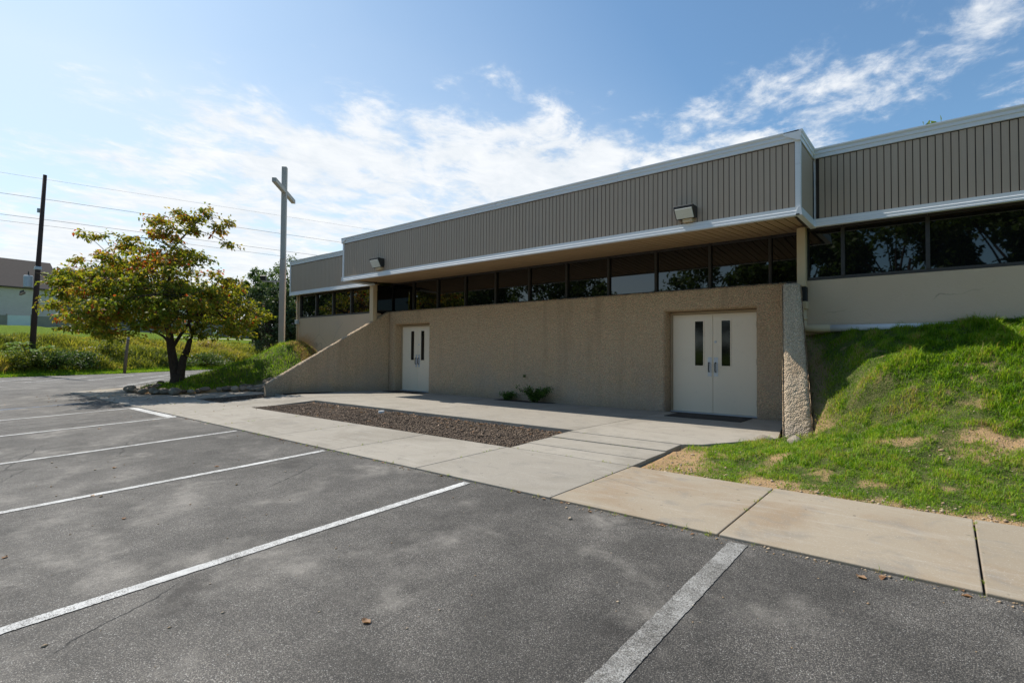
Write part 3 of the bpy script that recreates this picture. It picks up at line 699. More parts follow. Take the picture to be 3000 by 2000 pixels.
# ---- smooth stucco walls of the wings
obj('stucco_wall', MB().box(XWL + 0.05, -14.72, YW, YW + 0.25, -0.3, 2.58).mesh('stucco_wall', bevel=0.012), M['stucco'], church)['label'] = 'smooth tan stucco wall under the left windows'
obj('stucco_wall', MB().box(-2.02, XWR, YW, YW + 0.25, -0.3, 2.58).mesh('stucco_wall', bevel=0.012), M['stucco'], church)['label'] = 'smooth tan stucco wall above the grass slope'
mb = MB().box(XWL + 0.05, XWL + 0.30, YW + 0.255, 26, -0.3, 3.5); mb.box(XWR - 0.25, XWR, YW + 0.255, 26, -0.3, 3.5); mb.box(XWL + 0.05, XWR, 26, 26.3, -0.3, 3.5)
obj('outer_wall', mb, M['stucco'], church)
mb = MB().box(XWL + 0.052, -19.60, YW - 0.004, YW + 0.24, 2.585, 3.56)
obj('corner_pier', mb, M['stucco'], church)
# dark slab behind the glass, standing in for the unlit rooms
obj('dark_backing', MB().box(-19.5, XWR - 0.3, 11.6, 12.0, -0.2, 3.5), M['mullion'], church)

# ---- windows: each one a part with its pane and mullion
def win(x0, x1, y, z0, z1, side_frame=0.055):
    w = obj('window', MB().box(x0, x1, y - 0.035, y + 0.05, z0 - 0.004, z0 + 0.045), M['mullion'], church)
    obj('head', MB().box(x0 + .002, x1 - .002, y - 0.03, y + 0.05, z1 - 0.05, z1), M['mullion'], w)
    obj('pane', MB().box(x0 + side_frame / 2, x1 - side_frame / 2, y + 0.004, y + 0.016, z0 + 0.04, z1 - 0.045), M['glass'], w)
    obj('mullion', MB().box(x0 - side_frame / 2, x0 + side_frame / 2, y - 0.055, y + 0.05, z0 + 0.046, z1 - 0.051), M['mullion'], w)
    return w
cm = [-14.80, -13.62, -12.44, -11.21, -9.99, -8.77, -7.55, -6.33, -5.11, -3.89, -2.70, -2.05]
for i in range(len(cm) - 1): win(cm[i], cm[i + 1], YC, ZW + 0.004, 3.63)
lm = [-19.58, -18.42, -17.27, -16.12, -14.98, -14.80]
for i in range(len(lm) - 1): win(lm[i], lm[i + 1], YW + 0.03, 2.585, 3.50)
rm = [-1.93, -1.37, -0.22, 0.93, 2.08, 3.23, 4.38, 5.53, 6.45]
for i in range(len(rm) - 1): win(rm[i], rm[i + 1], YW + 0.03, 2.585, 3.52)
w = obj('window', MB().box(-14.76, -14.70, YW + 0.1, YC - 0.06, ZW, ZW + 0.05), M['mullion'], church)
obj('pane', MB().box(-14.735, -14.725, YW + 0.1, YC - 0.06, ZW + 0.05, 3.5), M['glass'], w)

# ---- fascias: backing, boards, coping and lower trim
PITCHB = 0.0925
bm_ = MB()
hb = 1.045; prof = [(-0.0405, 0.0), (-0.0405, -0.007), (-0.037, -0.011), (0.037, -0.011), (0.0405, -0.007), (0.0405, 0.0)]
bv = [(x_, y_, 0) for x_, y_ in prof] + [(x_, y_, hb) for x_, y_ in prof]
bm_.v = bv; bm_.f = [(i, (i + 1) % 6, 6 + (i + 1) % 6, 6 + i) for i in range(6)] + [tuple(range(5, -1, -1)), tuple(range(6, 12))]
board_me = bm_.mesh('siding_board'); board_me.materials.append(M['siding'])
def board(parent, x, y, z, rz=0):
    o = bpy.data.objects.new('siding_board', board_me); COL.objects.link(o); o.parent = parent
    o.matrix_parent_inverse = Matrix.Identity(4)
    o.location = (x, y, z + rnd.uniform(-0.003, 0.003)); o.rotation_euler = (0, 0, rz)
def fascia(label, x0, x1, yf, depth, endL, endR):
    f = obj('fascia', MB().box(x0 + 0.02, x1 - 0.02, yf + 0.012, yf + depth, ZB + 0.06, ZT - 0.03), M['groove'], church); f['label'] = label
    n = round((x1 - x0 - 0.13) / PITCHB); pb_ = (x1 - x0 - 0.13) / n; st = x0 + 0.065 + pb_ / 2
    for k in range(n): board(f, st + k * pb_, yf + 0.012, ZB + 0.128)
    seg = 3.05; nseg = max(1, round((x1 - x0) / seg)); e = np.linspace(x0, x1, nseg + 1)
    for k in range(nseg):
        a0 = e[k] + (0.002 if k else 0); a1 = e[k + 1] - (0.002 if k < nseg - 1 else 0); dz = rnd.uniform(-.003, .003)
        cop = [(yf + .012, ZT - .165), (yf - .024, ZT - .165), (yf - .024, ZT - .105), (yf - .036, ZT - .095), (yf - .036, ZT - .060), (yf - .030, ZT - .052), (yf - .052, ZT - .02), (yf - .052, ZT), (yf + .22, ZT - .012), (yf + .22, ZT - .05), (yf + .012, ZT - .05)]
        obj('coping', MB().extrude_x([(y_, z_ + dz) for y_, z_ in cop], a0, a1), M['trim'], f)
        tr = [(yf + .012, ZB + .136), (yf - .020, ZB + .136), (yf - .020, ZB + .080), (yf - .030, ZB + .072), (yf - .030, ZB + .030), (yf - .036, ZB + .024), (yf - .036, ZB), (yf + .05, ZB), (yf + .05, ZB + .05), (yf + .012, ZB + .05)]
        obj('lower_trim', MB().extrude_x([(y_, z_ + dz) for y_, z_ in tr], a0 - .002, a1 + .002), M['trim'], f)
    if endL: obj('corner_trim', MB().box(x0 - .004, x0 + .062, yf - .018, yf + .05, ZB + .137, ZT - .166), M['trim'], f)
    if endR: obj('corner_trim', MB().box(x1 - .062, x1 + .004, yf - .018, yf + .05, ZB + .137, ZT - .166), M['trim'], f)
    return f
fc_ = fascia('projecting taupe board fascia with white trim over the entrance', XL, XR, YF, 0.15, True, True)
fl_ = fascia('set-back taupe board fascia of the left wing', XWL, XL + 0.10, YS, 0.15, True, False)
fr_ = fascia('set-back taupe board fascia of the right wing', XR + 0.03, XWR + 0.2, YS - 0.05, 0.15, False, False)
# side returns of the projecting fascia
for (X, sg, f) in ((XR, 1, fc_), (XL, -1, fc_)):
    r = MB().box(min(X, X - sg * .15) + .0, max(X, X - sg * .15) - .012 if sg > 0 else max(X, X + .15), YF + 0.16, YS + .1, ZB + .06, ZT - .03)
    obj('return_backing', r, M['groove'], f)
    for k in range(10): board(f, X - sg * .002 if sg > 0 else X, YF + .13 + k * PITCHB, ZB + .128, math.radians(90) * sg)
    cop = [(X - sg * .012, ZT - .165), (X + sg * .024, ZT - .165), (X + sg * .024, ZT - .105), (X + sg * .036, ZT - .095), (X + sg * .036, ZT - .06), (X + sg * .030, ZT - .052), (X + sg * .052, ZT - .02), (X + sg * .052, ZT + .001), (X - sg * .22, ZT - .013), (X - sg * .22, ZT - .05)]
    obj('coping', MB().extrude_y(cop, YF - .052, YS + .05), M['trim'], f)
    tr = [(X - sg * .012, ZB + .136), (X + sg * .020, ZB + .136), (X + sg * .030, ZB + .072), (X + sg * .036, ZB + .024), (X + sg * .036, ZB - .001), (X - sg * .05, ZB - .001), (X - sg * .05, ZB + .05)]
    obj('lower_trim', MB().extrude_y(tr, YF - .036, YS + .05), M['trim'], f)
    if sg > 0:
        obj('corner_trim', MB().box(X - .01, X + .018, YF - .014, YF + .05, ZB + .138, ZT - .167), M['trim'], f)
        obj('corner_trim', MB().box(X + .018, X + .055, YS - .03, YS + .02, ZB + .137, ZT - .166), M['trim'], f)
# roof deck
mb = MB().box(XL + .2, XR - .2, YF + .18, YS + .2, 4.5, 4.72); mb.box(XWL + .1, XWR + .1, YS + .2, 26.2, 4.5, 4.715)
obj('roof', mb, M['roof'], church)
mb = MB().box(XWL + .02, XWL + .15, YS + .16, 26.4, ZB + .05, ZT - .02); mb.box(XWR, XWR + .18, YS + .16, 26.4, ZB + .05, ZT - .02); mb.box(XWL + .1, XWR + .1, 26.3, 26.45, ZB, ZT - .02)
obj('rear_fascia', mb, M['siding'], church)

# ---- soffits made of narrow boards running to the wall
def soffit(x0, x1, y0, y1, z0, z1, pitch):
    s = obj('soffit', MB().poly_prism([(x0, y0), (x1, y0), (x1, y1), (x0, y1)], [z0 + .03, z0 + .03, z1 + .03, z1 + .03], [z0 + .05, z0 + .05, z1 + .05, z1 + .05]), M['groove'], church)
    L = y1 - y0; mbv = MB().poly_prism([(-pitch / 2 + .009, 0), (pitch / 2 - .009, 0), (pitch / 2 - .009, L), (-pitch / 2 + .009, L)], [z0, z0, z1, z1], [z0 + .03, z0 + .03, z1 + .03, z1 + .03])
    me = mbv.mesh('soffit_board'); me.materials.append(M['soffit'])
    for k in range(int((x1 - x0) / pitch)):
        o = bpy.data.objects.new('soffit_board', me); COL.objects.link(o); o.parent = s
        o.location = (x0 + (k + .5) * pitch, y0, rnd.uniform(-.0015, .0015))
soffit(XL + .05, XR - .03, YF + .052, YC - .04, 3.485, 3.63, 0.152)
soffit(XR, XWR, YS + .052, YW + .05, 3.49, 3.52, 0.152)
soffit(XWL + .05, XL + .04, YS + .052, YW + .05, 3.47, 3.50, 0.152)

# ---- double doors
def double_door(x0, x1, z0, z1, label):
    d = obj('double_door', MB().box(x0 - .0, x1 + .0, YD + .02, YD + .09, z0 - .02, z1 + .05), M['frame'], church); d['label'] = label
    # frame head and jambs proud of the leaves
    mb = MB().box(x0 - .05, x0 - .004, YD - .02, YD + .03, z0 - .03, z1 + .055); mb.box(x1 + .004, x1 + .05, YD - .02, YD + .03, z0 - .03, z1 + .055); mb.box(x0 - .004, x1 + .004, YD - .02, YD + .03, z1 + .006, z1 + .055)
    obj('door_frame', mb, M['frame'], d)
    W = x1 - x0; H = z1 - z0; mid = (x0 + x1) / 2
    for sg, a0, a1 in ((-1, x0 + .003, mid - .003), (1, mid + .003, x1 - .003)):
        obj('door_leaf', MB().box(a0, a1, YD - .002, YD + .018, z0, z1).mesh('door_leaf', bevel=0.004), M['door'], d)
        c0, c1 = (mid - .44, mid - .26) if sg < 0 else (mid + .24, mid + .42)
        c0, c1 = (mid - W * .215, mid - W * .115) if sg < 0 else (mid + W * .105, mid + W * .205)
        zt, zb = z1 - H * .072, z1 - H * .525
        mb = MB()
        for (p, q, r, t) in ((c0 - .022, c0, zb - .022, zt + .022), (c1, c1 + .022, zb - .022, zt + .022), (c0, c1, zt, zt + .022), (c0, c1, zb - .022, zb)): mb.box(p, q, YD - .012, YD + .0, r, t)
        obj('panel_frame', mb, M['door'], d)
        obj('vision_panel', MB().box(c0, c1, YD - .0065, YD - .0025, zb, zt), M['dark_glass'], d)
        p0, p1 = (mid - .105, mid - .025) if sg < 0 else (mid + .025, mid + .108)
        pt, pb = z1 - H * .44, z1 - H * .632
        obj('pull_plate', MB().box(p0, p1, YD - .008, YD - .0022, pb, pt), M['steel'], d)
        hx = p0 + .03 if sg < 0 else p1 - .048
        h1, h0 = pt - .115, pb + .10
        obj('pull_handle', MB().tube([(hx, YD - .006, h1), (hx, YD - .045, h1), (hx, YD - .055, h1 - .02), (hx, YD - .055, h0 + .02), (hx, YD - .045, h0), (hx, YD - .006, h0)], .0115, 8).mesh('pull_handle', smooth=True), M['black'], d)
        hxx = x0 - .001 if sg < 0 else x1 + .001
        for hz in (z0 + .25, z0 + H * .52, z1 - .25): obj('hinge', MB().tube([(hxx, YD - .010, hz - .06), (hxx, YD - .010, hz + .06)], .009, 8), M['frame'], d)
    obj('lock_cylinder', MB().tube([(mid + .055, YD - .002, z1 - H * .285), (mid + .055, YD - .018, z1 - H * .285)], [.026, .022], 14).mesh('lock_cylinder'), M['steel'], d)
    obj('threshold', MB().box(x0 - .04, x1 + .04, YD - .05, YD + .02, -.01, .014), M['steel'], d)
double_door(-14.13, -12.56, 0.02, 2.115, 'cream double door beside the long sloping wing wall')
double_door(-4.70, -2.95, 0.02, 2.115, 'cream double door nearest the grass slope')

# ---- box downspouts at the inner corners and drain pipe
ds = obj('downspout', MB().box(-14.80, -14.60, YW - .17, YW - .012, 2.28, ZB + .06).mesh('downspout', bevel=.012), M['post'], church); ds['label'] = 'square tan downspout standing on the left wing wall'
ds = obj('downspout', MB().box(-2.055, -1.915, YW - .16, YW - .012, 2.465, ZB + .06).mesh('downspout', bevel=.012), M['post'], church); ds['label'] = 'square tan downspout at the corner above the grass slope'
obj('rubber_coupling', MB().box(-2.060, -1.905, YW - .165, YW - .010, 2.205, 2.463).mesh('rubber_coupling', bevel=.015), M['rubber'], ds)
obj('pipe_socket', MB().box(-2.075, -1.89, YW - .18, YW - .008, 2.06, 2.203).mesh('pipe_socket', bevel=.02), M['frame'] if False else M['post'], ds)
obj('drain_pipe', MB().tube([(-1.98, YW - .09, 2.065), (-1.98, YW - .09, 1.79), (-1.955, YW - .09, 1.745), (-1.90, YW - .09, 1.72), (-1.55, YW - .09, 1.715)], .068, 14).mesh('drain_pipe', smooth=True), M['post'], ds)
obj('drain_pipe', MB().tube([(-1.549, YW - .09, 1.715), (0.4, YW - .09, 1.70)], .062, 14).mesh('drain_pipe', smooth=True), M['pvc'], ds)
obj('pipe_collar', MB().tube([(-1.98, YW - .09, 1.93), (-1.98, YW - .09, 1.87)], .076, 14).mesh('pipe_collar', smooth=True), M['post'], ds)
cd = obj('conduit', MB().tube([(-19.76, YW - .035, 1.2), (-19.76, YW - .035, 3.46)], .032, 8).mesh('conduit', smooth=True), M['post'], church)
obj('junction_box', MB().box(-19.83, -19.68, YW - .10, YW - .005, 2.35, 2.52).mesh('junction_box', bevel=.008), M['galv'], cd)

# ---- floodlights on the fascia
def flood(x0, x1, z0, z1, label):
    y = YF - .001; H = z1 - z0; dt = .22
    f = obj('floodlight', MB().extrude_x([(y, z1), (y - dt, z1 + .01), (y - dt, z1 - .03), (y - .10, z0), (y, z0 + .01)], x0, x1).mesh('floodlight', bevel=.008), M['black'], church); f['label'] = label
    def pl(t): return (y - dt + (dt - .10) * t, z1 - .03 + (z0 - z1 + .03) * t)
    (ya, za), (yb, zb) = pl(.06), pl(.94)
    nv = Vector((0, -(za - zb), -(ya - yb) * -1)).normalized(); ny, nz = -(za - zb), (ya - yb) * -1
    l = math.hypot(za - zb, ya - yb); oy, oz = -(za - zb) / l * .02, (ya - yb) / l * .02
    obj('lens', MB().extrude_x([(ya, za), (ya + oy, za + oz), (yb + oy, yb * 0 + zb + oz), (yb, zb)], x0 + .025, x1 - .025).mesh('lens', bevel=.006), M['lens'], f)
    obj('mounting_box', MB().box(x0 + .12, x1 - .07, y - .09, y, z0 - .055, z0 + .012), M['post'], f)
flood(-12.88, -12.46, 3.70, 3.95, 'black floodlight with pale lens on the left end of the fascia')
flood(-3.76, -3.40, 3.67, 3.875, 'black floodlight with pale lens on the right end of the fascia')

# ================================================================== PATIO THINGS
def doormat(x0, x1, y0, y1, label):
    o = obj('doormat', MB().box(x0, x1, y0, y1, 0.001, 0.014).mesh('doormat', bevel=.004), M['rubber']); tag(o, label, 'doormat', 'black doormats')
doormat(-4.44, -2.95, 10.22, 10.96, 'black rubber doormat before the right double door')
doormat(-14.0, -12.55, 10.40, 10.97, 'black rubber doormat before the left double door')

# ---- mulch beds
def chips(name, label, area, n, z, seed, L=(.018, .05)):
    r = np.random.default_rng(seed); x0, x1, y0, y1 = area
    x = r.uniform(x0, x1, n); y = r.uniform(y0, y1, n); zz = z + .028 * (y - 5.7) / 1.6 + (fbm(x * 2.5, y * 2.5, seed, 3) - .5) * .04 + r.uniform(0, .022, n)
    a = r.uniform(0, 2 * np.pi, n); ti = r.normal(0, .28, n); l = r.uniform(*L, n); w = r.uniform(.004, .011, n); h = r.uniform(.002, .006, n)
    dx = np.stack([np.cos(a) * np.cos(ti), np.sin(a) * np.cos(ti), np.sin(ti)], -1); dy = np.stack([-np.sin(a), np.cos(a), r.normal(0, .25, n)], -1); dz = np.cross(dx, dy)
    c = np.stack([x, y, zz], -1); V = []
    for sx, sy, sz in ((-1, -1, -1), (1, -1, -1), (1, 1, -1), (-1, 1, -1), (-1, -1, 1), (1, -1, 1), (1, 1, 1), (-1, 1, 1)):
        V.append(c + dx * (l * sx / 1.0)[:, None] * .5 * 2 * .5 + dy * (w * sy)[:, None] + dz * (h * sz)[:, None])
    V = np.stack(V, 1).reshape(-1, 3); b = np.arange(n)[:, None] * 8
    F = np.concatenate([b + np.array(q) for q in ((4, 5, 6, 7), (0, 1, 5, 4), (1, 2, 6, 5), (2, 3, 7, 6), (3, 0, 4, 7))])
    tint = np.repeat(np.clip(r.beta(1.5, 2.6, n), 0, 1), 8)
    return tag(obj(name, fast_mesh(name, V, F, {'tint': tint}), M['mulch']), label, 'mulch', kind='stuff')
V, F = grid(np.linspace(-12.76, -4.73, 120), np.linspace(5.67, 7.32, 30), lambda X, Y: -.112 + .028 * (Y - 5.7) / 1.6 + (fbm(X * 2.5, Y * 2.5, 91, 3) - .5) * .04)
tag(obj('mulch_bed', fast_mesh('mulch_bed', V, F, smooth=True), M['mulch_soil']), 'long dark mulch bed let into the concrete before the entrance', 'mulch bed', kind='structure')
chips('wood_chips', 'brown wood chips filling the long bed', (-12.73, -4.76, 5.70, 7.28), 22000, -.104, 91, (.012, .038))
V, F = grid(np.linspace(-16.25, -14.70, 30), np.linspace(5.67, 7.63, 30), lambda X, Y: -.122 + .028 * (Y - 5.7) / 1.6 + (fbm(X * 2.5, Y * 2.5, 92, 3) - .5) * .04)
tag(obj('mulch_bed', fast_mesh('mulch_bed', V, F, smooth=True), M['mulch_soil']), 'small mulch bed beside the low end of the wing wall', 'mulch bed', kind='structure')
chips('wood_chips', 'dark wood chips in the small bed by the wing wall', (-16.2, -14.76, 5.72, 7.58), 3000, -.112, 92)
cap = tag(empty('pipe_cap', (-9.42, 6.98, -.15)), 'white plastic drain cap standing in the long mulch bed', 'pipe cap')
obj('cap', MB().tube([(-9.42, 6.98, -.12), (-9.42, 6.98, -.055), (-9.42, 6.98, -.053), (-9.42, 6.98, -.01)], [.052, .052, .066, .064], 16).mesh('cap', smooth=False), M['pvc'], cap)
obj('neck', MB().tube([(-9.42, 6.98, -.2), (-9.42, 6.98, -.1)], .05, 14), M['pvc'], cap)
tw = tag(empty('twig', (-9.28, 7.12, -.14)), 'thin dead twig poking up behind the white drain cap', 'twig')
obj('stem', MB().tube([(-9.28, 7.12, -.16), (-9.25, 7.12, -.06), (-9.19, 7.11, .03)], [.007, .005, .002], 5), M['bark'], tw)
obj('side_shoot', MB().tube([(-9.25, 7.12, -.06), (-9.29, 7.10, .0)], [.004, .002], 5), M['bark'], tw)

# ---- leaves helper
def leaves_mesh(name, P, D, N, L, W, tint):
    """P roots, D directions, N normals, arrays; each leaf a folded rhombus"""
    S = np.cross(D, N); S /= np.linalg.norm(S, axis=1)[:, None] + 1e-9
    L = np.broadcast_to(L, len(P))[:, None]; W = np.broadcast_to(W, len(P))[:, None]
    mid = P + D * L * .45 + N * W * .18
    V = np.stack([P, mid + S * W * .5, P + D * L - N * L * .12, mid - S * W * .5], 1).reshape(-1, 3)
    b = np.arange(len(P))[:, None] * 4
    return fast_mesh(name, V, b + np.array([0, 1, 2, 3]), {'tint': np.repeat(np.clip(tint, 0, 1), 4)})
def unit(a): return a / (np.linalg.norm(a, axis=-1, keepdims=True) + 1e-9)

# ---- two small shrubs in the wall-side cut-out
cut = obj('planting_cutout', MB().poly_prism([(-9.42, 10.62), (-8.30, 10.62), (-7.62, 10.86), (-7.62, 10.97), (-9.42, 10.97)], 0.001, 0.006), M['mulch_soil'])
tag(cut, 'dark soil cut-out in the patio at the foot of the wall', 'soil', kind='structure')
def small_shrub(loc, h, r, n, label, seed, stems):
    rg = np.random.default_rng(seed); t = tag(empty('shrub', loc), label, 'shrub', 'shrubs at the wall foot')
    mb = MB(); PP = []; DD = []
    for k in range(stems):
        a = rg.uniform(0, 6.28); l = h * rg.uniform(.6, 1.0); out = r * rg.uniform(.2, 1.0)
        pts = [np.array([math.cos(a) * out * q ** 1.2, math.sin(a) * out * q ** 1.2 * .6, l * (q ** .85)]) for q in (0, .35, .7, 1)]
        mb.tube([tuple(p) for p in pts], [.006, .005, .004, .002], 5)
        for q in range(n // stems):
            u_ = rg.uniform(.15, 1); p = pts[0] * 0 + np.array([np.interp(u_, (0, .35, .7, 1), [pp[c] for pp in pts]) for c in range(3)])
            d = unit(rg.normal(0, 1, 3) + np.array([math.cos(a) * .5, math.sin(a) * .5, .25])); PP.append(p + d * rg.uniform(0, .05)); DD.append(d)
    PP = np.array(PP); DD = np.array(DD); N = unit(rg.normal(0, .6, PP.shape) + np.array([0, 0, 1.]))
    obj('stems', mb, M['bark'], t, True)
    obj('foliage', leaves_mesh('foliage', PP, DD, N, rg.uniform(.035, .07, len(PP)), rg.uniform(.018, .034, len(PP)), rg.beta(2, 2.2, len(PP))), M['leaf_shrub'], t, True)
small_shrub((-9.10, 10.80, 0.0), .22, .34, 700, 'smaller sparse shrub at the wall foot, left of the two', 3, 12)
small_shrub((-8.17, 10.78, 0.0), .40, .55, 1900, 'larger bushy shrub at the wall foot, right of the two', 4, 22)
wd = tag(empty('wall_weed', (-8.62, 10.985, .66)), 'tiny green weed sprouting from the rough wall above the shrubs', 'weed')
rg = np.random.default_rng(5); Pw = rg.normal(0, .012, (22, 3)) + np.array([0, -.025, 0]); Dw = unit(rg.normal(0, 1, (22, 3)) + np.array([0, -.6, .1]))
obj('foliage', leaves_mesh('foliage', Pw, Dw, unit(rg.normal(0, 1, (22, 3))), .05, .025, rg.uniform(.2, .7, 22)), M['leaf_shrub'], wd, True)

# ================================================================== BOULDERS
rock_mes = []
for k in range(7):
    bm = bmesh.new(); bmesh.ops.create_icosphere(bm, subdivisions=3, radius=1.0)
    rr_ = random.Random(100 + k); ax = [rr_.uniform(.8, 1.25), rr_.uniform(.7, 1.0), rr_.uniform(.5, .72)]
    off = rr_.uniform(0, 50)
    for v in bm.verts:
        p = v.co.copy(); n_ = float(fbm(np.array([p.x * 1.1 + off]), np.array([p.y * 1.1 + p.z * 1.7 + off]), 7 + k, 3)[0]) - .5
        v.co = p * (1 + .55 * n_); v.co.x *= ax[0]; v.co.y *= ax[1]; v.co.z *= ax[2]
    me = bpy.data.meshes.new('boulder'); bm.to_mesh(me); bm.free(); me.polygons.foreach_set('use_smooth', np.ones(len(me.polygons), bool)); me.materials.append(M['rock']); rock_mes.append(me)
def boulder(x, y, z, s, label, group):
    o = bpy.data.objects.new('boulder', rnd.choice(rock_mes)); COL.objects.link(o)
    o.location = (x, y, z + s * .34); o.scale = (s * rnd.uniform(.85, 1.2), s * rnd.uniform(.8, 1.1), s * rnd.uniform(.8, 1.05))
    o.rotation_euler = (rnd.uniform(-.2, .2), rnd.uniform(-.2, .2), rnd.uniform(0, 6.28)); tag(o, label, 'boulder', group)
path = [(-20.6, 5.35), (-20.0, 5.15), (-19.2, 5.25), (-18.4, 5.42), (-18.08, 6.0), (-18.1, 6.7), (-17.95, 7.3), (-17.3, 7.85), (-16.5, 8.1), (-15.95, 8.2)]
pl = np.array(path); seg = np.hypot(*np.diff(pl, axis=0).T); cum = np.concatenate([[0], np.cumsum(seg)])
ORD = ['first', 'second', 'third', 'fourth', 'fifth', 'sixth', 'seventh', 'eighth', 'ninth', 'tenth', 'eleventh', 'twelfth', 'thirteenth', 'fourteenth', 'fifteenth', 'sixteenth', 'seventeenth', 'eighteenth', 'nineteenth', 'twentieth', 'twenty-first', 'twenty-second', 'twenty-third', 'twenty-fourth', 'twenty-fifth', 'twenty-sixth', 'twenty-seventh', 'twenty-eighth', 'twenty-ninth', 'thirtieth', 'thirty-first', 'thirty-second', 'thirty-third', 'thirty-fourth', 'thirty-fifth', 'thirty-sixth']
nst = 0
pos = 0.0
while pos < cum[-1]:
    x = np.interp(pos, cum, pl[:, 0]) + rnd.uniform(-.08, .08); y = np.interp(pos, cum, pl[:, 1]) + rnd.uniform(-.08, .08)
    s = rnd.uniform(.09, .18)
    boulder(x, y, -.03 if y < 6.5 else .0, s, ORD[nst] + ' rounded stone from the left in the row edging the tree bed', 'stones edging the tree bed'); nst += 1
    pos += s * 1.75
for k in range(9):
    x = -19.5 - rnd.uniform(0, 1.5); y = 5.75 + rnd.uniform(-.15, .5); boulder(x, y, float(z_mound(x, y)) - .02, rnd.uniform(.10, .19), 'brown stone heaped near the foot of the tree', 'stones heaped by the tree')
for k in range(26):
    x = -17.3 + rnd.uniform(-.85, 1.0); y = 8.2 + rnd.uniform(-.35, .85); boulder(x, y, max(float(z_mound(x, y)), 0) - .03, rnd.uniform(.13, .25), 'pale stone in the pile behind the low end of the wing wall', 'stones piled behind the wing wall')
boulder(-2.06, 8.34, -.05, .14, 'flat pale stone at the foot of the steep wing wall, beside the patio', 'stones by the steep wing wall')
boulder(-1.66, 8.22, -.03, .14, 'pale stone half sunk in grass below the steep wing wall', 'stones by the steep wing wall')

# ================================================================== GRASS
def blades_mesh(name, P, ang, h, w, bend, tint, curl=None):
    n = len(P); d = np.stack([np.cos(ang), np.sin(ang), np.zeros(n)], -1); s = np.stack([-np.sin(ang), np.cos(ang), np.zeros(n)], -1)
    tw = RNG.uniform(-.8, .8, n); s = s * np.cos(tw)[:, None] + d * np.sin(tw)[:, None]
    hz = np.array([0, 0, 1.0])
    m1 = P + d * (bend * h * .25)[:, None] + hz * (h * .55)[:, None]
    tp = P + d * (bend * h)[:, None] + hz * (h * np.sqrt(np.maximum(1 - (bend * .85) ** 2, .05)))[:, None]
    V = np.stack([P - s * w[:, None] * .5, P + s * w[:, None] * .5, m1 + s * w[:, None] * .42, m1 - s * w[:, None] * .42, tp], 1).reshape(-1, 3)
    b = np.arange(n)[:, None] * 5
    F = np.concatenate([b + np.array([0, 1, 2]), b + np.array([0, 2, 3]), b + np.array([3, 2, 4])])
    return fast_mesh(name, V, F, {'tint': np.repeat(np.clip(tint, 0, 1), 5)})
# right slope: turf
n = 230000
x = RNG.uniform(-2.75, 4.6, n); y = RNG.uniform(5.72, 10.56, n)
x = np.where(RNG.random(n) < .72, RNG.uniform(-2.75, 1.4, n), x)
bare = bare_right(x, y); keep = (RNG.random(n) > bare * .965) & (x - xb_right(y) > .04)
x, y = x[keep], y[keep]; n = len(x)
lush = sstep(.40, .62, fbm(x * .9, y * .9, 51, 4)) * sstep(7.2, 8.4, y)
h = RNG.gamma(6, 1, n) / 6 * (.032 + .030 * lush + .008 * sstep(8, 9.5, y)); w = RNG.uniform(.0035, .0065, n) * (1 + .5 * lush)
dry = sstep(.55, .75, fbm(x * 3, y * 3, 53, 3))
clump = fbm(x * 5.5, y * 5.5, 55, 3)
h = h * (.55 + .95 * sstep(.30, .72, clump))
tint = np.clip(RNG.normal(.40, .16, n) + (clump - .5) * .95 + .14 * (1 - lush) * RNG.random(n) + dry * RNG.random(n) * .40 + (RNG.random(n) < .05) * .45, 0, 1)
P = np.stack([x, y, z_right(x, y) - .004], -1)
tag(obj('slope_grass', blades_mesh('slope_grass', P, RNG.uniform(0, 6.28, n), h, w, RNG.uniform(.45, 1.1, n), tint), M['grass']), 'bright green turf covering the slope right of the entrance', 'grass', kind='stuff')
# longer tufts
nt = 1100; tx = RNG.uniform(-2.4, 4.4, nt); ty = RNG.uniform(6.6, 10.5, nt)
ok = (bare_right(tx, ty) < .3) & (tx - xb_right(ty) > .35) & (RNG.random(nt) < .2 + .8 * sstep(.40, .62, fbm(tx * .9, ty * .9, 51, 4)))
tx, ty = tx[ok], ty[ok]; per = 22; nt = len(tx)
x = np.repeat(tx, per) + RNG.normal(0, .028, nt * per); y = np.repeat(ty, per) + RNG.normal(0, .028, nt * per); n = len(x)
h = np.repeat(RNG.uniform(.05, .125, nt), per) * RNG.uniform(.6, 1.15, n)
tint = np.clip(np.repeat(RNG.normal(.48, .12, nt), per) + RNG.normal(0, .10, n), 0, .82)
P = np.stack([x, y, z_right(x, y) - .005], -1)
tag(obj('grass_tufts', blades_mesh('grass_tufts', P, RNG.uniform(0, 6.28, n), h, RNG.uniform(.005, .009, n), RNG.uniform(.35, 1.0, n), tint), M['grass']), 'longer grass tufts standing out of the turf on the slope', 'grass', kind='stuff')
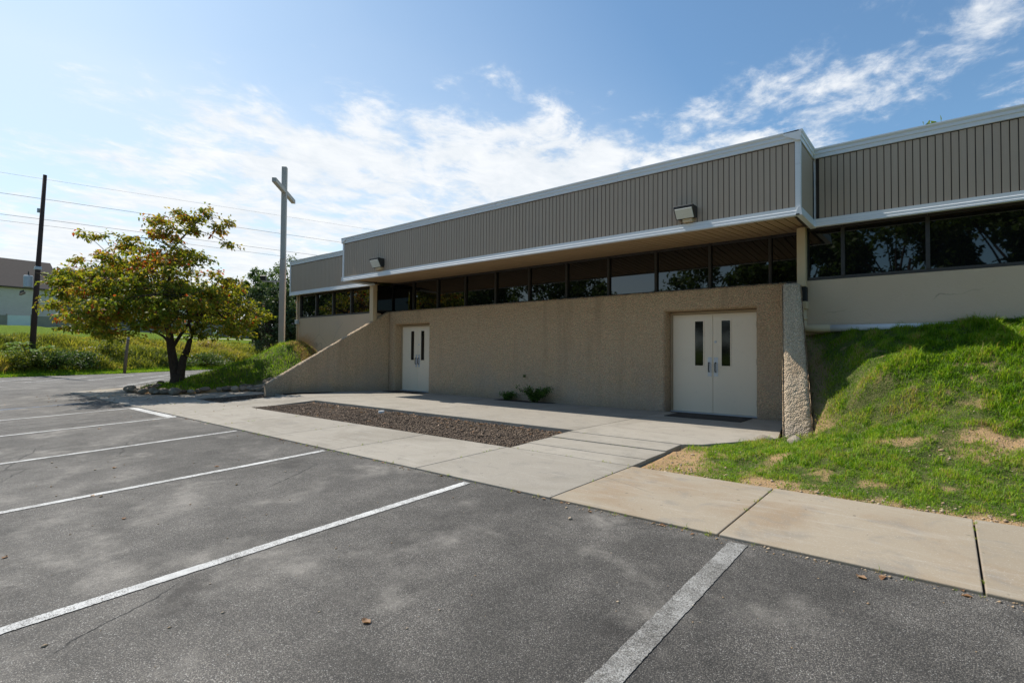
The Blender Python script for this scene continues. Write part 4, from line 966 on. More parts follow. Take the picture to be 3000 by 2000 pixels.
# left mound turf
n = 95000
x = RNG.uniform(-26, -15, n); y = RNG.uniform(5.4, 12.5, n); dm = poly_dist(x, y, MND, skip=(6, 7, 8))
ok = (dm > .28) & (np.hypot((x + 17.25) / 1.2, (y - 8.3) / .95) > 1.0 + (fbm(x * 4, y * 4, 63, 2) - .5) * .6) & ~((x > -19.9) & (y > 10.58)) & (RNG.random(n) > straw_mound(x, y) * .8); x, y = x[ok], y[ok]; n = len(x)
h = RNG.gamma(6, 1, n) / 6 * (.06 + .05 * fbm(x * 2, y * 2, 57, 3)); tint = np.clip(RNG.normal(.40, .16, n) + .28 * sstep(.45, .65, fbm(x * 1.5, y * 1.5, 59, 3)), 0, .9)
tag(obj('mound_grass', blades_mesh('mound_grass', np.stack([x, y, z_mound(x, y) - .005], -1), RNG.uniform(0, 6.28, n), h, RNG.uniform(.008, .014, n), RNG.uniform(.3, .9, n), tint), M['grass']), 'green grass on the mound behind the tree', 'grass', kind='stuff')
n = 9000; x = RNG.normal(-18.6, .9, n); y = RNG.normal(10.2, .4, n); ok = (straw_mound(x, y) > .2) & (y < 10.56); x, y = x[ok], y[ok]; n = len(x)
tag(obj('pine_straw', blades_mesh('pine_straw', np.stack([x, y, z_mound(x, y)], -1), RNG.uniform(0, 6.28, n), RNG.uniform(.04, .10, n), RNG.uniform(.006, .010, n), RNG.uniform(.75, 1.1, n), RNG.uniform(.93, 1, n)), M['grass']), 'reddish brown straw mulch against the left stucco wall', 'straw', kind='stuff')
# gravel in the sand strip and by the steps
n = 2200; x = RNG.uniform(-2.8, 4.5, n); y = 5.72 + np.abs(RNG.normal(0, .16, n))
k2 = 700; x = np.concatenate([x, RNG.uniform(-2.8, -1.7, k2)]); y = np.concatenate([y, RNG.uniform(5.75, 7.1, k2)]); k3 = 500
x = np.concatenate([x, RNG.normal(.45, .6, k3)]); y = np.concatenate([y, RNG.normal(7.35, .25, k3)])
n = len(x); r_ = RNG.gamma(1.6, .0035, n) + .002
oct_ = np.array([(1, 0, 0), (0, 1, 0), (-1, 0, 0), (0, -1, 0), (0, 0, .7), (0, 0, -.7)]); 
jit = RNG.uniform(.6, 1.3, (n, 6, 1)); V = np.stack([x, y, z_right(x, y) + r_ * .25], -1)[:, None, :] + oct_[None] * jit * r_[:, None, None]
fo = np.array([(0, 1, 4), (1, 2, 4), (2, 3, 4), (3, 0, 4), (1, 0, 5), (2, 1, 5), (3, 2, 5), (0, 3, 5)])
me = fast_mesh('gravel', V.reshape(-1, 3), (np.arange(n)[:, None, None] * 6 + fo[None]).reshape(-1, 3))
a = NT('gravel'); M['gravel'] = a.fin(a.mix(a.sepxyz(a.voro(25, out='Color'))[0], (0.33, 0.22, 0.12), (0.46, 0.37, 0.27)), .9)
tag(obj('gravel', me, M['gravel']), 'loose tan gravel along the inner edge of the sidewalk', 'gravel', kind='stuff')

# ================================================================== DOGWOOD TREE
def dogwood():
    rg = np.random.default_rng(23); base = np.array([-19.75, 6.42, 0.10]); sc = 0.01137
    er = np.array([c_, s_, 0.0]); ef = np.array([-s_, c_, 0.0]); ez = np.array([0, 0, 1.0])
    def L(u, v, w=0.0): return er * ((u - 520) * sc) + ef * w + ez * ((1127 - v) * sc)
    t = tag(empty('dogwood_tree', tuple(base)), 'small spreading tree with green, gold and red leaves in the stone-edged bed', 'tree')
    limbs = []
    def limb(pts, r0, r1):
        P = np.array([L(*p) for p in pts]); n = 14; tt = np.linspace(0, 1, len(P)); u = np.linspace(0, 1, n)
        Q = np.stack([np.interp(u, tt, P[:, k]) for k in range(3)], -1)
        for _ in range(2): Q[1:-1] = Q[1:-1] * .5 + (Q[:-2] + Q[2:]) * .25
        R_ = r0 + (r1 - r0) * u ** .8; limbs.append((Q, R_)); return Q
    limb([(518, 1135), (510, 1075), (497, 1010), (494, 975), (484, 940)], .17, .095)
    limb([(526, 1135), (529, 1085), (535, 1045), (545, 1025)], .15, .10)
    limb([(545, 1028), (560, 985, -.1), (585, 935, -.2), (612, 905, -.3), (640, 880, -.5), (660, 860, -.7)], .10, .02)
    limb([(497, 1010), (475, 985, .1), (440, 972, .3), (400, 965, .5), (330, 940, .8)], .055, .018)
    limb([(488, 955), (470, 900, .2), (430, 850, .3), (370, 800, .5), (300, 770, .7)], .075, .02)
    limb([(486, 945), (478, 880, -.1), (484, 800, -.2), (500, 730, -.2), (545, 680, -.1), (580, 630, 0)], .08, .015)
    limb([(503, 1015), (522, 965, .2), (538, 920, .5), (560, 850, .9), (590, 790, 1.1)], .065, .012)
    limb([(484, 900, 0), (520, 820, -.6), (555, 775, -.9), (585, 745, -1.0)], .055, .008)
    limb([(470, 900, 0), (430, 870, -.9), (360, 840, -1.8), (280, 830, -2.3)], .05, .015)
    limb([(560, 985, 0), (600, 930, -1.0), (640, 880, -1.9)], .045, .015)
    limb([(430, 850, .3), (380, 840, 1.2), (300, 850, 2.2)], .06, .02)
    limb([(538, 920, .5), (590, 880, 1.5), (640, 850, 2.4)], .06, .02)
    mb = MB()
    for Q, R_ in limbs: mb.tube([tuple(q) for q in Q], list(R_), 10)
    # flare of the root collar
    mb.tube([tuple(L(521, 1140)), tuple(L(521, 1118)), tuple(L(520, 1095))], [.34, .25, .19], 12)
    LP = np.concatenate([Q for Q, _ in limbs[2:]]); LR = np.concatenate([R_ for _, R_ in limbs[2:]])
    vv = [600, 612, 640, 683, 720, 760, 800, 830, 895, 940, 975, 1000]
    uL = [566, 545, 425, 340, 285, 205, 200, 140, 120, 150, 195, 300]; uR = [590, 610, 640, 630, 635, 690, 715, 740, 780, 785, 755, 640]
    sprays = []
    tries = 0
    while len(sprays) < 265 and tries < 20000:
        tries += 1
        v = rg.choice([rg.uniform(606, 975), rg.uniform(730, 965)]); v = round(v / 27) * 27 + rg.normal(0, 11)
        a0, a1 = np.interp(v, vv, uL), np.interp(v, vv, uR); uc = (a0 + a1) / 2; hw = max((a1 - a0) / 2 - 46, 10)
        th = rg.uniform(0, 2 * np.pi); q = math.sqrt(rg.uniform(.06, 1.0))
        u = uc + hw * q * math.cos(th); w = hw * sc * 1.0 * q * math.sin(th) - .25
        # open underside in the middle, where the limbs show
        if v > 925 and abs(u - 500) < 75 and abs(w) < 1.4 and rg.random() < .8: continue
        if v < 820 and rg.random() < .40: continue
        up_ = 1500 + (u - 1500) * 17.48 / (17.48 + w)
        if up_ - 42 < a0 or up_ + 42 > a1: continue
        sprays.append((u, v, w, q))
    for (u, v, w) in ((235, 684, .1), (290, 690, .0), (655, 648, -.1), (640, 660, -.2), (620, 668, 0), (215, 757, .2), (145, 893, .1), (165, 885, .2), (190, 960, .1), (270, 975, .3), (700, 960, -.2), (760, 925, 0), (585, 610, 0), (600, 625, 0), (660, 712, 0)):
        sprays.append((u, v, w, 1.0))
    PP, DD, NN, LL, WW, TT = [], [], [], [], [], []
    for (u, v, w, q) in sprays:
        c = L(u, v, w); k = np.argmin(np.linalg.norm((LP - c) * np.array([1, 1, 1.4]), axis=1)); st = LP[k]
        mid = (st + c) / 2 + np.array([0, 0, .12 * np.linalg.norm(c - st)]) + rg.normal(0, .06, 3)
        r0 = min(LR[k] * .6, .024); tt = np.linspace(0, 1, 6)[:, None]
        cur = (1 - tt) ** 2 * st + 2 * tt * (1 - tt) * mid + tt ** 2 * c
        mb.tube([tuple(x_) for x_ in cur], list(np.linspace(r0, .007, 6)), 5, False)
        out = unit(np.array([c[0], c[1], 0.]) + rg.normal(0, .2, 3) * [1, 1, 0])
        R1 = rg.uniform(.36, .66) * (1 if v > 700 else .72)
        ntw = rg.integers(6, 9); nl = int(rg.uniform(95, 165) * (R1 / .5))
        tw_a = rg.uniform(0, 6.28, ntw)
        red = rg.random() < (.16 if v > 800 else .30) and abs(u - 450) < 190
        for a_ in tw_a:
            dv = np.array([math.cos(a_), math.sin(a_), rg.normal(-.04, .22)]) + out * .45
            e = c + unit(dv) * R1 * rg.uniform(.6, 1.1)
            mb.tube([tuple(c), tuple((c + e) / 2 + np.array([0, 0, .03])), tuple(e)], [.006, .004, .002], 4, False)
            k_ = nl // ntw; f_ = rg.uniform(.08, 1.08, k_)[:, None]
            p = c + (e - c) * f_ + rg.normal(0, .06, (k_, 3)) * np.array([1, 1, .8])
            d = unit(unit(dv)[None] * .6 + rg.normal(0, .6, (k_, 3)) + np.array([0, 0, -.45]))
            nn = unit(rg.normal(0, .55, (k_, 3)) + np.array([0, 0, 1.0]))
            PP.append(p); DD.append(d); NN.append(nn); l = rg.uniform(.085, .14, k_); LL.append(l); WW.append(l * rg.uniform(.55, .72, k_))
            shade_low = np.clip((v - 620) / 400, 0, 1)  # sunlit top and shaded lower crown put into the leaf tint
            tb = rg.normal(.55 - .15 * shade_low, .16, k_) + (rg.random(k_) < .10) * .2
            if red: tb = tb + rg.uniform(.08, .40, k_)
            if u > 640 or u < 230: tb = tb + .08
            TT.append(tb)
    me = mb.mesh('trunk', smooth=True)
    obj('trunk', me, M['bark'], t, True)
    obj('crown', leaves_mesh('crown', np.concatenate(PP), np.concatenate(DD), np.concatenate(NN), np.concatenate(LL), np.concatenate(WW), np.concatenate(TT)), M['dogwood'], t, True)
dogwood()

# ================================================================== CROSS
cr_o = tag(empty('cross', (-20.46, 10.30, 1.35)), 'tall weathered wooden cross on the mound beside the left corner of the church', 'cross')
ax = Vector((-.755, .656, 0)).normalized(); az = math.atan2(ax.y, ax.x)
def rbox(cx, cy, lx, ly, z0, z1, rz):
    mb = MB().box(-lx / 2, lx / 2, -ly / 2, ly / 2, z0, z1); R3 = Matrix.Rotation(rz, 4, 'Z')
    mb.v = [tuple(R3 @ Vector(v) + Vector((cx, cy, 0))) for v in mb.v]; return mb
obj('lower_post', rbox(-20.45, 10.30, .205, .205, 1.2, 4.94, az).mesh('lower_post', bevel=.006), M['cross_low'], cr_o)
obj('upper_post', rbox(-20.43, 10.29, .185, .185, 4.942, 8.66, az).mesh('upper_post', bevel=.006), M['cross'], cr_o)
obj('crossbar', rbox(-20.42, 10.29, 2.95, .155, 7.60, 7.76, az).mesh('crossbar', bevel=.005), M['cross'], cr_o)
br = obj('lamp_bracket', MB().box(-.82, 0, -.03, .03, 4.04, 4.10), M['cross_low'], cr_o)
br.location = (-20.45, 10.30, 0); br.rotation_euler = (0, 0, math.radians(39)); br.matrix_parent_inverse = Matrix.Translation(-Vector(cr_o.location))
obj('lamp_head', MB().extrude_x([(-.06, 4.11), (.06, 4.11), (.07, 4.22), (-.05, 4.30), (-.07, 4.28)], -.88, -.66), M['black'], br, True)

# ================================================================== UTILITY POLE, WIRES, POST
pole_b = Vector((-44.35, 6.2, .2)); pole_t = Vector((-43.52, 6.5, 12.25))
up_ = tag(empty('utility_pole', tuple(pole_b)), 'dark leaning wooden utility pole beyond the parking lot', 'utility pole')
obj('shaft', MB().tube([tuple(pole_b - Vector((0, 0, .6))), tuple(pole_b.lerp(pole_t, .5)), tuple(pole_t)], [.17, .135, .10], 14).mesh('shaft', smooth=True), M['pole'], up_)
def on(z): return pole_b.lerp(pole_t, (z - pole_b.z) / (pole_t.z - pole_b.z))
p = on(5.6); tf = obj('transformer', MB().tube([(p.x - .42, p.y - .35, 5.2), (p.x - .42, p.y - .35, 5.22), (p.x - .42, p.y - .35, 5.9), (p.x - .42, p.y - .35, 5.95)], [.2, .235, .235, .19], 14), M['galv'], up_)
obj('bushing', MB().tube([(p.x - .42, p.y - .35, 5.95), (p.x - .42, p.y - .35, 6.2)], [.045, .03], 8), M['black'], tf)
obj('crossarm', MB().box(p.x - 1.5, p.x + .05, p.y - .62, p.y - .52, 4.75, 4.87), M['postwood'], up_)
for dx in (-1.4, -.9, -.4): obj('insulator', MB().tube([(p.x + dx, p.y - .57, 4.87), (p.x + dx, p.y - .57, 5.02)], [.05, .03], 8), M['black'], up_)
p = on(6.4); obj('clamp', MB().box(p.x - .17, p.x + .17, p.y - .17, p.y + .17, 6.3, 6.5).mesh('clamp', bevel=.03), M['galv'], up_)
p = on(10.0); obj('pole_bracket', MB().box(p.x - .26, p.x - .12, p.y - .22, p.y, 9.9, 10.15), M['galv'], up_)
wires = [((-43.54, 6.48, 11.98), (-39.72, 25.21, 12.14), .006, 'topmost thin wire'), ((-43.60, 6.46, 10.74), (-39.74, 25.25, 10.65), .011, 'second wire from the top'), ((-43.70, 6.43, 9.48), (-38.9, 26.2, 9.19 - .05), .011, 'third wire from the top'), ((-43.73, 6.41, 9.11), (-38.4, 27.4, 8.62), .009, 'lowest wire')]
for a_, b_, r_, nm in wires:
    a_, b_ = Vector(a_), Vector(b_); d = b_ - a_; pts = []
    for k in range(25):
        tq = -1.2 + 4.2 * k / 24; q = a_ + d * tq
        q.z = a_.z + d.z * (tq if 0 <= tq <= 1 else (tq * .35 + (.65 if tq > 1 else 0))); pts.append(tuple(q))
    tag(obj('power_line', MB().tube(pts, r_, 5), M['wire']), nm + ' strung from the utility pole to behind the church', 'wire', 'wires on the utility pole')
wp_ = tag(empty('wooden_post', (-44.2, 11.05, -.3)), 'short leaning wooden post in the verge behind the tree', 'post')
obj('shaft', MB().tube([(-44.2, 11.05, -.6), (-44.05, 11.1, 1.0), (-43.9, 11.18, 2.35)], [.105, .10, .085], 10).mesh('shaft', smooth=True), M['postwood'], wp_)
obj('metal_band', MB().tube([(-43.93, 11.165, 2.1), (-43.925, 11.167, 2.16)], .094, 10), M['galv'], wp_)

# ================================================================== VEGETATION ON THE BANK
n = 90000
Y0 = RNG.uniform(-14, 42, n); s = RNG.uniform(1.15, 12.5, n)
dens = sstep(13, 8.5, s + (fbm(Y0 * .3, s * .3, 131, 3) - .5) * 6)
k_ = RNG.random(n) < dens; Y0, s = Y0[k_], s[k_]; n = len(Y0)
X = edge_x(Y0) + s * BN[0]; Yw = Y0 + s * BN[1]
pat_ = fbm(X * .45, Yw * .45, 133, 4); hgt = (.28 + .75 * sstep(.35, .7, pat_)) * RNG.uniform(.5, 1.15, n) * sstep(.8, 2.2, s) * np.interp(s, [1, 3, 8, 12.5], [1, 1, .75, .4])
Z = bank_z(s) + (fbm(X * .5, Yw * .5, 81, 4) - .5) * .5 * sstep(2, 5, s)
col_ = fbm(X * .3 + 9, Yw * .3, 135, 3)
tint = np.clip(.22 + 1.15 * (col_ - .28) + RNG.normal(0, .13, n) + (RNG.random(n) < .08) * .3, 0, 1)
tag(obj('tall_weeds', blades_mesh('tall_weeds', np.stack([X, Yw, Z - .05], -1), RNG.uniform(0, 6.28, n), hgt, RNG.uniform(.03, .075, n), RNG.uniform(.2, .95, n), tint), M['weeds']), 'rank tall weeds and grasses covering the bank', 'weeds', kind='stuff')
n = 42000; Y0 = RNG.uniform(-14, 34, n); s = RNG.uniform(.05, 1.5, n); X = edge_x(Y0) + s * BN[0]
tag(obj('verge_grass', blades_mesh('verge_grass', np.stack([X, Y0 + s * BN[1], bank_z(s) - .01], -1), RNG.uniform(0, 6.28, n), RNG.uniform(.04, .12, n), RNG.uniform(.03, .05, n), RNG.uniform(.2, .9, n), np.clip(RNG.normal(.55, .12, n), 0, .8)), M['grass']), 'bright mown grass verge along the far edge of the lot', 'grass', kind='stuff')
def bush(name, loc, h, r, n, label, cat, group, mat, seed, tb=.45, L=(.12, .22)):
    rg = np.random.default_rng(seed); t = tag(empty(name, loc), label, cat, group)
    nc = 26; th = rg.uniform(0, 6.28, nc); q = rg.uniform(.2, 1, nc); zc = rg.uniform(.15, .95, nc) * h
    C_ = np.stack([np.cos(th) * r * q * np.sqrt(1 - (zc / h) ** 2 * .6), np.sin(th) * r * q * np.sqrt(1 - (zc / h) ** 2 * .6), zc], -1)
    mb = MB()
    for c in C_[:12]: mb.tube([(0, 0, -.1), tuple(c * .5 + np.array([0, 0, .1])), tuple(c)], [.03, .02, .008], 5)
    obj('stems', mb, M['bark'], t, True)
    k = rg.integers(0, nc, n); p = C_[k] + rg.normal(0, 1, (n, 3)) * np.array([r * .24, r * .24, h * .13]); p[:, 2] = np.maximum(p[:, 2], .03)
    tint = np.clip(rg.normal(tb, .16, n) + (rg.random(nc)[k] - .5) * .35, 0, 1); l = rg.uniform(*L, n)
    obj('foliage', leaves_mesh('foliage', p, unit(rg.normal(0, 1, (n, 3)) + np.array([0, 0, -.1])), unit(rg.normal(0, .7, (n, 3)) + np.array([0, 0, 1.])), l, l * .5, tint), mat, t, True)
    return t
def bp_(Y0, s): 
    q = bank_pt(Y0, s); return (q[0], q[1], q[2] - .1)
bush('bush', bp_(6.9, 1.9), 1.1, 1.2, 1500, 'dark rounded bush at the foot of the bank right of the utility pole', 'bush', 'bushes on the bank', M['leaf_far'], 31, .22)
bush('bush', bp_(8.5, 2.2), 1.0, 1.1, 1400, 'dark bush between the utility pole and the wooden post', 'bush', 'bushes on the bank', M['leaf_far'], 32, .25)
bush('bush', bp_(5.2, 1.9), 1.0, 1.0, 1300, 'olive bush at the foot of the bank below the utility pole', 'bush', 'bushes on the bank', M['weeds'], 33, .35)
bush('bush', bp_(10.0, 4.6), 1.1, 1.2, 1200, 'brownish scrubby bush halfway up the bank behind the wooden post', 'bush', 'bushes on the bank', M['weeds'], 34, .30)
bush('bush', bp_(18.5, 2.0), 1.0, 2.2, 2200, 'low dark bush at the bank foot behind the tree trunk', 'bush', 'bushes on the bank', M['leaf_far'], 35, .22)
bush('bush', bp_(15.5, 1.9), 0.8, 1.6, 1600, 'low dark bush on the verge left of the tree trunk', 'bush', 'bushes on the bank', M['leaf_far'], 38, .25)
bush('bush', bp_(19.5, 7.0), 1.0, 1.6, 1500, 'reddish brown scrub on the upper bank right of the tree trunk', 'bush', 'bushes on the bank', M['weeds'], 36, .85)
# feathery sapling by the pole
rg = np.random.default_rng(77); sp = tag(empty('sapling', (-43.9, 6.1, .25)), 'feathery light green sapling growing against the utility pole', 'sapling')
mb = MB(); PP, DD = [], []
for k in range(46):
    a_ = rg.uniform(0, 6.28); z0 = rg.uniform(.2, 1.5); st_ = np.array([rg.normal(0, .35), rg.normal(0, .55), z0]); l = rg.uniform(.6, 1.05)
    d = np.array([math.cos(a_), math.sin(a_), .35]); pts = [st_ + d * l * q - np.array([0, 0, .45 * l * q * q]) for q in (0, .33, .66, 1)]
    mb.tube([tuple(q) for q in pts], [.012, .009, .006, .003], 4, False)
    if k % 4 == 0: mb.tube([(rg.normal(0, .1), rg.normal(0, .15), -.1), tuple(st_)], [.025, .012], 5, False)
    sd = unit(np.cross(d, [0, 0, 1.]))
    for q in np.linspace(.12, 1, 13):
        p = np.array([np.interp(q, (0, .33, .66, 1), [x_[c] for x_ in pts]) for c in range(3)])
        for sg in (-1, 1): PP.append(p); DD.append(unit(sd * sg + d * .4 + rg.normal(0, .12, 3)))
PP = np.array(PP); DD = np.array(DD); nn_ = len(PP)
obj('stems', mb, M['bark'], sp, True)
obj('foliage', leaves_mesh('foliage', PP, DD, unit(rg.normal(0, .3, (nn_, 3)) + np.array([0, 0, 1.])), rg.uniform(.14, .22, nn_), .06, rg.uniform(.6, 1, nn_)), M['leaf_shrub'], sp, True)

# ================================================================== BACKGROUND TREES
def tree_kind(name, seed, H, R, th, nclump, per, leaf, flat=1.0, trunk_r=.22, spike=0):
    rg = np.random.default_rng(seed); mb = MB()
    mb.tube([(0, 0, -.5), (rg.normal(0, .1), rg.normal(0, .1), th), (rg.normal(0, .3), rg.normal(0, .3), th + (H - th) * .55)], [trunk_r * 1.2, trunk_r * .8, trunk_r * .3], 9)
    C_ = []
    while len(C_) < nclump:
        p = rg.uniform(-1, 1, 3); r = np.linalg.norm(p)
        if r > 1 or r < .35: continue
        zz = p[2]; k = 1 - spike * max(zz, 0)
        C_.append((p[0] * R * k, p[1] * R * k, th * .75 + (H - th * .75) * (zz * .5 + .5)))
    C_ = np.array(C_)
    for c in C_[::3]:
        z0 = max(th * .8, c[2] * .55); mb.tube([(0, 0, z0), tuple((c + np.array([0, 0, z0])) / 2 + np.array([0, 0, .2])), tuple(c)], [trunk_r * .35, trunk_r * .2, .02], 5, False)
    k = np.repeat(np.arange(nclump), per); n = len(k); cr_ = R * rg.uniform(.14, .26, nclump)[k][:, None]
    p = C_[k] + unit(rg.normal(0, 1, (n, 3))) * (rg.random((n, 1)) ** .5) * cr_ * np.array([1, 1, .75])
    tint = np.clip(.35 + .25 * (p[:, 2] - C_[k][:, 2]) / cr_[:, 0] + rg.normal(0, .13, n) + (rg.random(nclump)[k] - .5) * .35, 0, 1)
    l = rg.uniform(*leaf, n)
    return mb.mesh('trunk', smooth=True), leaves_mesh('crown', p, unit(rg.normal(0, 1, (n, 3)) + np.array([0, 0, -.2])), unit(rg.normal(0, .8, (n, 3)) + np.array([0, 0, 1.])), l, l * .6, tint)
kinds = {}
def plant(name, kind, loc, sc, rz, label, group, mat):
    t = tag(empty(name, loc, rz, sc), label, 'tree', group)
    tm, cm_ = kinds[kind]
    obj('trunk', tm, M['bark'], t, True); obj('crown', cm_, mat, t, True)
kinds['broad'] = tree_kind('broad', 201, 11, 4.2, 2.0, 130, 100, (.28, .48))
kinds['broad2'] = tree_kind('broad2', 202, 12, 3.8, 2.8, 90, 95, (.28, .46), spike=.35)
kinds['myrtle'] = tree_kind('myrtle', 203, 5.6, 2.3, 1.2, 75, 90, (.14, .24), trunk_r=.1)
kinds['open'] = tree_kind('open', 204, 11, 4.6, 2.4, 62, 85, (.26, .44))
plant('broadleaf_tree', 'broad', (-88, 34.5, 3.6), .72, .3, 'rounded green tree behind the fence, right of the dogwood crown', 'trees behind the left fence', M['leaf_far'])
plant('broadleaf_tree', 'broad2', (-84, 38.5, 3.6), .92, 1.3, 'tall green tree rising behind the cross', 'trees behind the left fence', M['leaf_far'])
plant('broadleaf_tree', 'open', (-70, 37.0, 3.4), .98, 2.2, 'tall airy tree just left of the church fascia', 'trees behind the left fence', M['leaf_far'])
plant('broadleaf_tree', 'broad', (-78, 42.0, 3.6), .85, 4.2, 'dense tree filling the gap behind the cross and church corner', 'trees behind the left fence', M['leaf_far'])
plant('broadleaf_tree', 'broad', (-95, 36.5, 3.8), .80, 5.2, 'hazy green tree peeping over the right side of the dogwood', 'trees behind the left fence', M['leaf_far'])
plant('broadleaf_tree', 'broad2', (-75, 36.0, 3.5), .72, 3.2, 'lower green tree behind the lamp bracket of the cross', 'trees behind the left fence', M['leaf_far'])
plant('crape_myrtle', 'myrtle', (-44.6, 21.8, .4), 1.1, .5, 'pink-flowered myrtle left of the cross post', 'myrtles by the church corner', M['leaf_myrtle'])
plant('crape_myrtle', 'myrtle', (-40.5, 19.4, .5), 1.05, 2.5, 'pink-flowered myrtle behind the cross post', 'myrtles by the church corner', M['leaf_myrtle'])
plant('crape_myrtle', 'myrtle', (-39.5, 21.4, .5), 1.1, 4.0, 'dark pink-flowered myrtle against the church corner', 'myrtles by the church corner', M['leaf_myrtle'])
plant('broadleaf_tree', 'broad2', (-.6, 51, 0), 1.555, .7, 'tree whose tip just shows above the right roof edge', 'trees behind the church', M['leaf_far'])
# trees across the lot behind the viewer: mirrored in the windows; the leftmost added to darken the far-left panes
spots = [(-98, -24, 1.3, 'broad'), (-88, -28, 1.4, 'open'), (-77, -25, 1.3, 'broad2'), (-66, -24, 1.3, 'open'), (-56, -30, 1.4, 'broad'), (-47, -27, 1.2, 'broad2'), (-39, -32, 1.4, 'open'), (-33, -30, 1.05, 'broad'), (-25.5, -36, .8, 'broad2'), (-17.5, -29, 1.1, 'open'), (-10, -33, 1.5, 'broad'), (-3, -29, 1.3, 'open'), (4, -31, 1.6, 'broad2'), (10, -28, 1.5, 'broad'), (17, -32, 1.6, 'open'), (24, -29, 1.4, 'broad')]
for k, (x, y, sc, kd) in enumerate(spots):
    plant('broadleaf_tree', kd, (x, y, -.5), sc, k * 1.7, 'leafy tree across the lot, seen mirrored in the long window band', 'trees mirrored in the windows', M['leaf_far'])

# ================================================================== FENCE, HOUSES
def fence_base(x, y):
    Y0 = y
    for _ in range(20):
        s = edge_x(Y0) - x; Y0 = y - s * BN[1]
    return float(bank_z(edge_x(Y0) - x))
fA = np.array([-99.5, 4.0]); fB = np.array([-82.0, 43.5]); Lf = np.hypot(*(fB - fA)); nf = 17; df = (fB - fA) / Lf; ang = math.atan2(df[1], df[0])
fen = tag(empty('panel_fence', (fA[0], fA[1], 3.9)), 'long taupe panel fence with one white panel along the lawn', 'fence')
pw = Lf / nf
for k in range(nf):
    q = fA + df * (k + .5) * pw; z = fence_base(*q); white = (k == 3)
    mb = MB().box(-pw / 2 + .07, pw / 2 - .07, -.025, .025, .08, 1.80 if white else 1.72)
    if not white: mb.box(-pw / 2 + .07, pw / 2 - .07, -.04, .04, 1.722, 1.79); mb.box(-pw / 2 + .07, pw / 2 - .07, -.04, .04, .9, .97)
    o = obj('fence_panel', mb, M['fence_w'] if white else M['fence'], fen)
    if white: o['label'] = 'white panel in the taupe fence'
    o.location = (q[0], q[1], z - .05); o.rotation_euler = (0, 0, ang); o.matrix_parent_inverse = Matrix.Translation(-Vector(fen.location))
    q = fA + df * k * pw; z = fence_base(*q)
    o = obj('fence_post', MB().box(-.08, .08, -.08, .08, -.2, 1.98).mesh('fence_post', bevel=.02), M['fence'], fen); o.location = (q[0], q[1], z - .05); o.rotation_euler = (0, 0, ang); o.matrix_parent_inverse = Matrix.Translation(-Vector(fen.location))
tk = tag(empty('gas_tank', (-80.5, 31.0, 3.75)), 'small white gas tank lying before the fence behind the tree', 'gas tank')
obj('shell', MB().tube([(-80.9, 30.5, 4.05), (-80.85, 30.56, 4.05), (-80.75, 30.7, 4.05), (-80.25, 31.3, 4.05), (-80.15, 31.44, 4.05), (-80.1, 31.5, 4.05)], [.06, .22, .30, .30, .22, .06], 14).mesh('shell', smooth=True), M['pvc'], tk)
for q in ((-80.7, 30.75), (-80.3, 31.25)): obj('foot', MB().box(q[0] - .06, q[0] + .06, q[1] - .15, q[1] + .15, 3.6, 3.85), M['galv'], tk)

def house(A, B, z0, ez, rz_, depth, label, windows, xwin):
    A = np.array(A); B = np.array(B); L_ = np.hypot(*(B - A)); d = (B - A) / L_; an = math.atan2(d[1], d[0])
    h = tag(empty('brick_house', (A[0], A[1], z0)), label, 'house'); h.rotation_euler = (0, 0, an)
    eh = ez - z0; rh = rz_ - z0
    obj('wall', MB().box(0, L_, 0, depth, -1.5, eh), M['brick'], h, True)
    rf = obj('roof', MB().extrude_x([(-.45, eh - .12), (depth / 2, rh), (depth + .45, eh - .12), (depth + .45, eh + .06), (depth / 2, rh + .2), (-.45, eh + .06)], -.3, L_ + .3), M['shingle'], h, True)
    obj('gutter', MB().box(-.3, L_ + .3, -.57, -.455, eh - .16, eh + .02), M['fence_w'], rf, True)
    for (x, z, w, hh) in windows:
        f = obj('window', MB().box(x - w / 2 - .09, x + w / 2 + .09, -.06, .02, z - hh / 2 - .09, z + hh / 2 + .09), M['fence_w'], h, True)
        obj('pane', MB().box(x - w / 2, x + w / 2, -.075, -.062, z - hh / 2, z + hh / 2), M['dark_glass'], f, True)
        obj('sill', MB().box(x - w / 2 - .15, x + w / 2 + .15, -.14, -.005, z - hh / 2 - .17, z - hh / 2 - .1), M['fence_w'], f, True)
    for x in xwin:
        c = obj('porch_roof', MB().extrude_x([(-2.2, 2.95), (-2.2, 3.1), (0, 3.75), (0, 3.0)], x - 2.2, x + 2.2), M['shingle'], h, True)
        obj('porch_post', MB().box(x - 2.1, x - 1.95, -2.1, -1.95, -1, 2.95), M['fence_w'], c, True); obj('porch_post', MB().box(x + 1.95, x + 2.1, -2.1, -1.95, -1, 2.95), M['fence_w'], c, True)
    return h
# fronts face the lot, so the wall runs so that local -y points towards the viewer
house((-126.5, 40.5), (-112.6, 16.4), 4.6, 10.35, 14.2, 10, 'long pale brick house with dark roof hidden behind the dogwood crown', [(4, 4.6, 1.0, 1.6), (9, 4.6, 1.0, 1.6), (15, 4.6, 1.0, 1.6), (20, 4.6, 1.0, 1.6)], [22.5, 12])
house((-112.5, 16.0), (-109.2, -14.0), 4.6, 10.15, 14.6, 11, 'pale brick house with tall dark roof left of the utility pole', [(5.6, 3.9, 1.1, 2.0), (11, 3.9, 1.1, 2.0), (17, 3.9, 1.1, 2.0)], [])

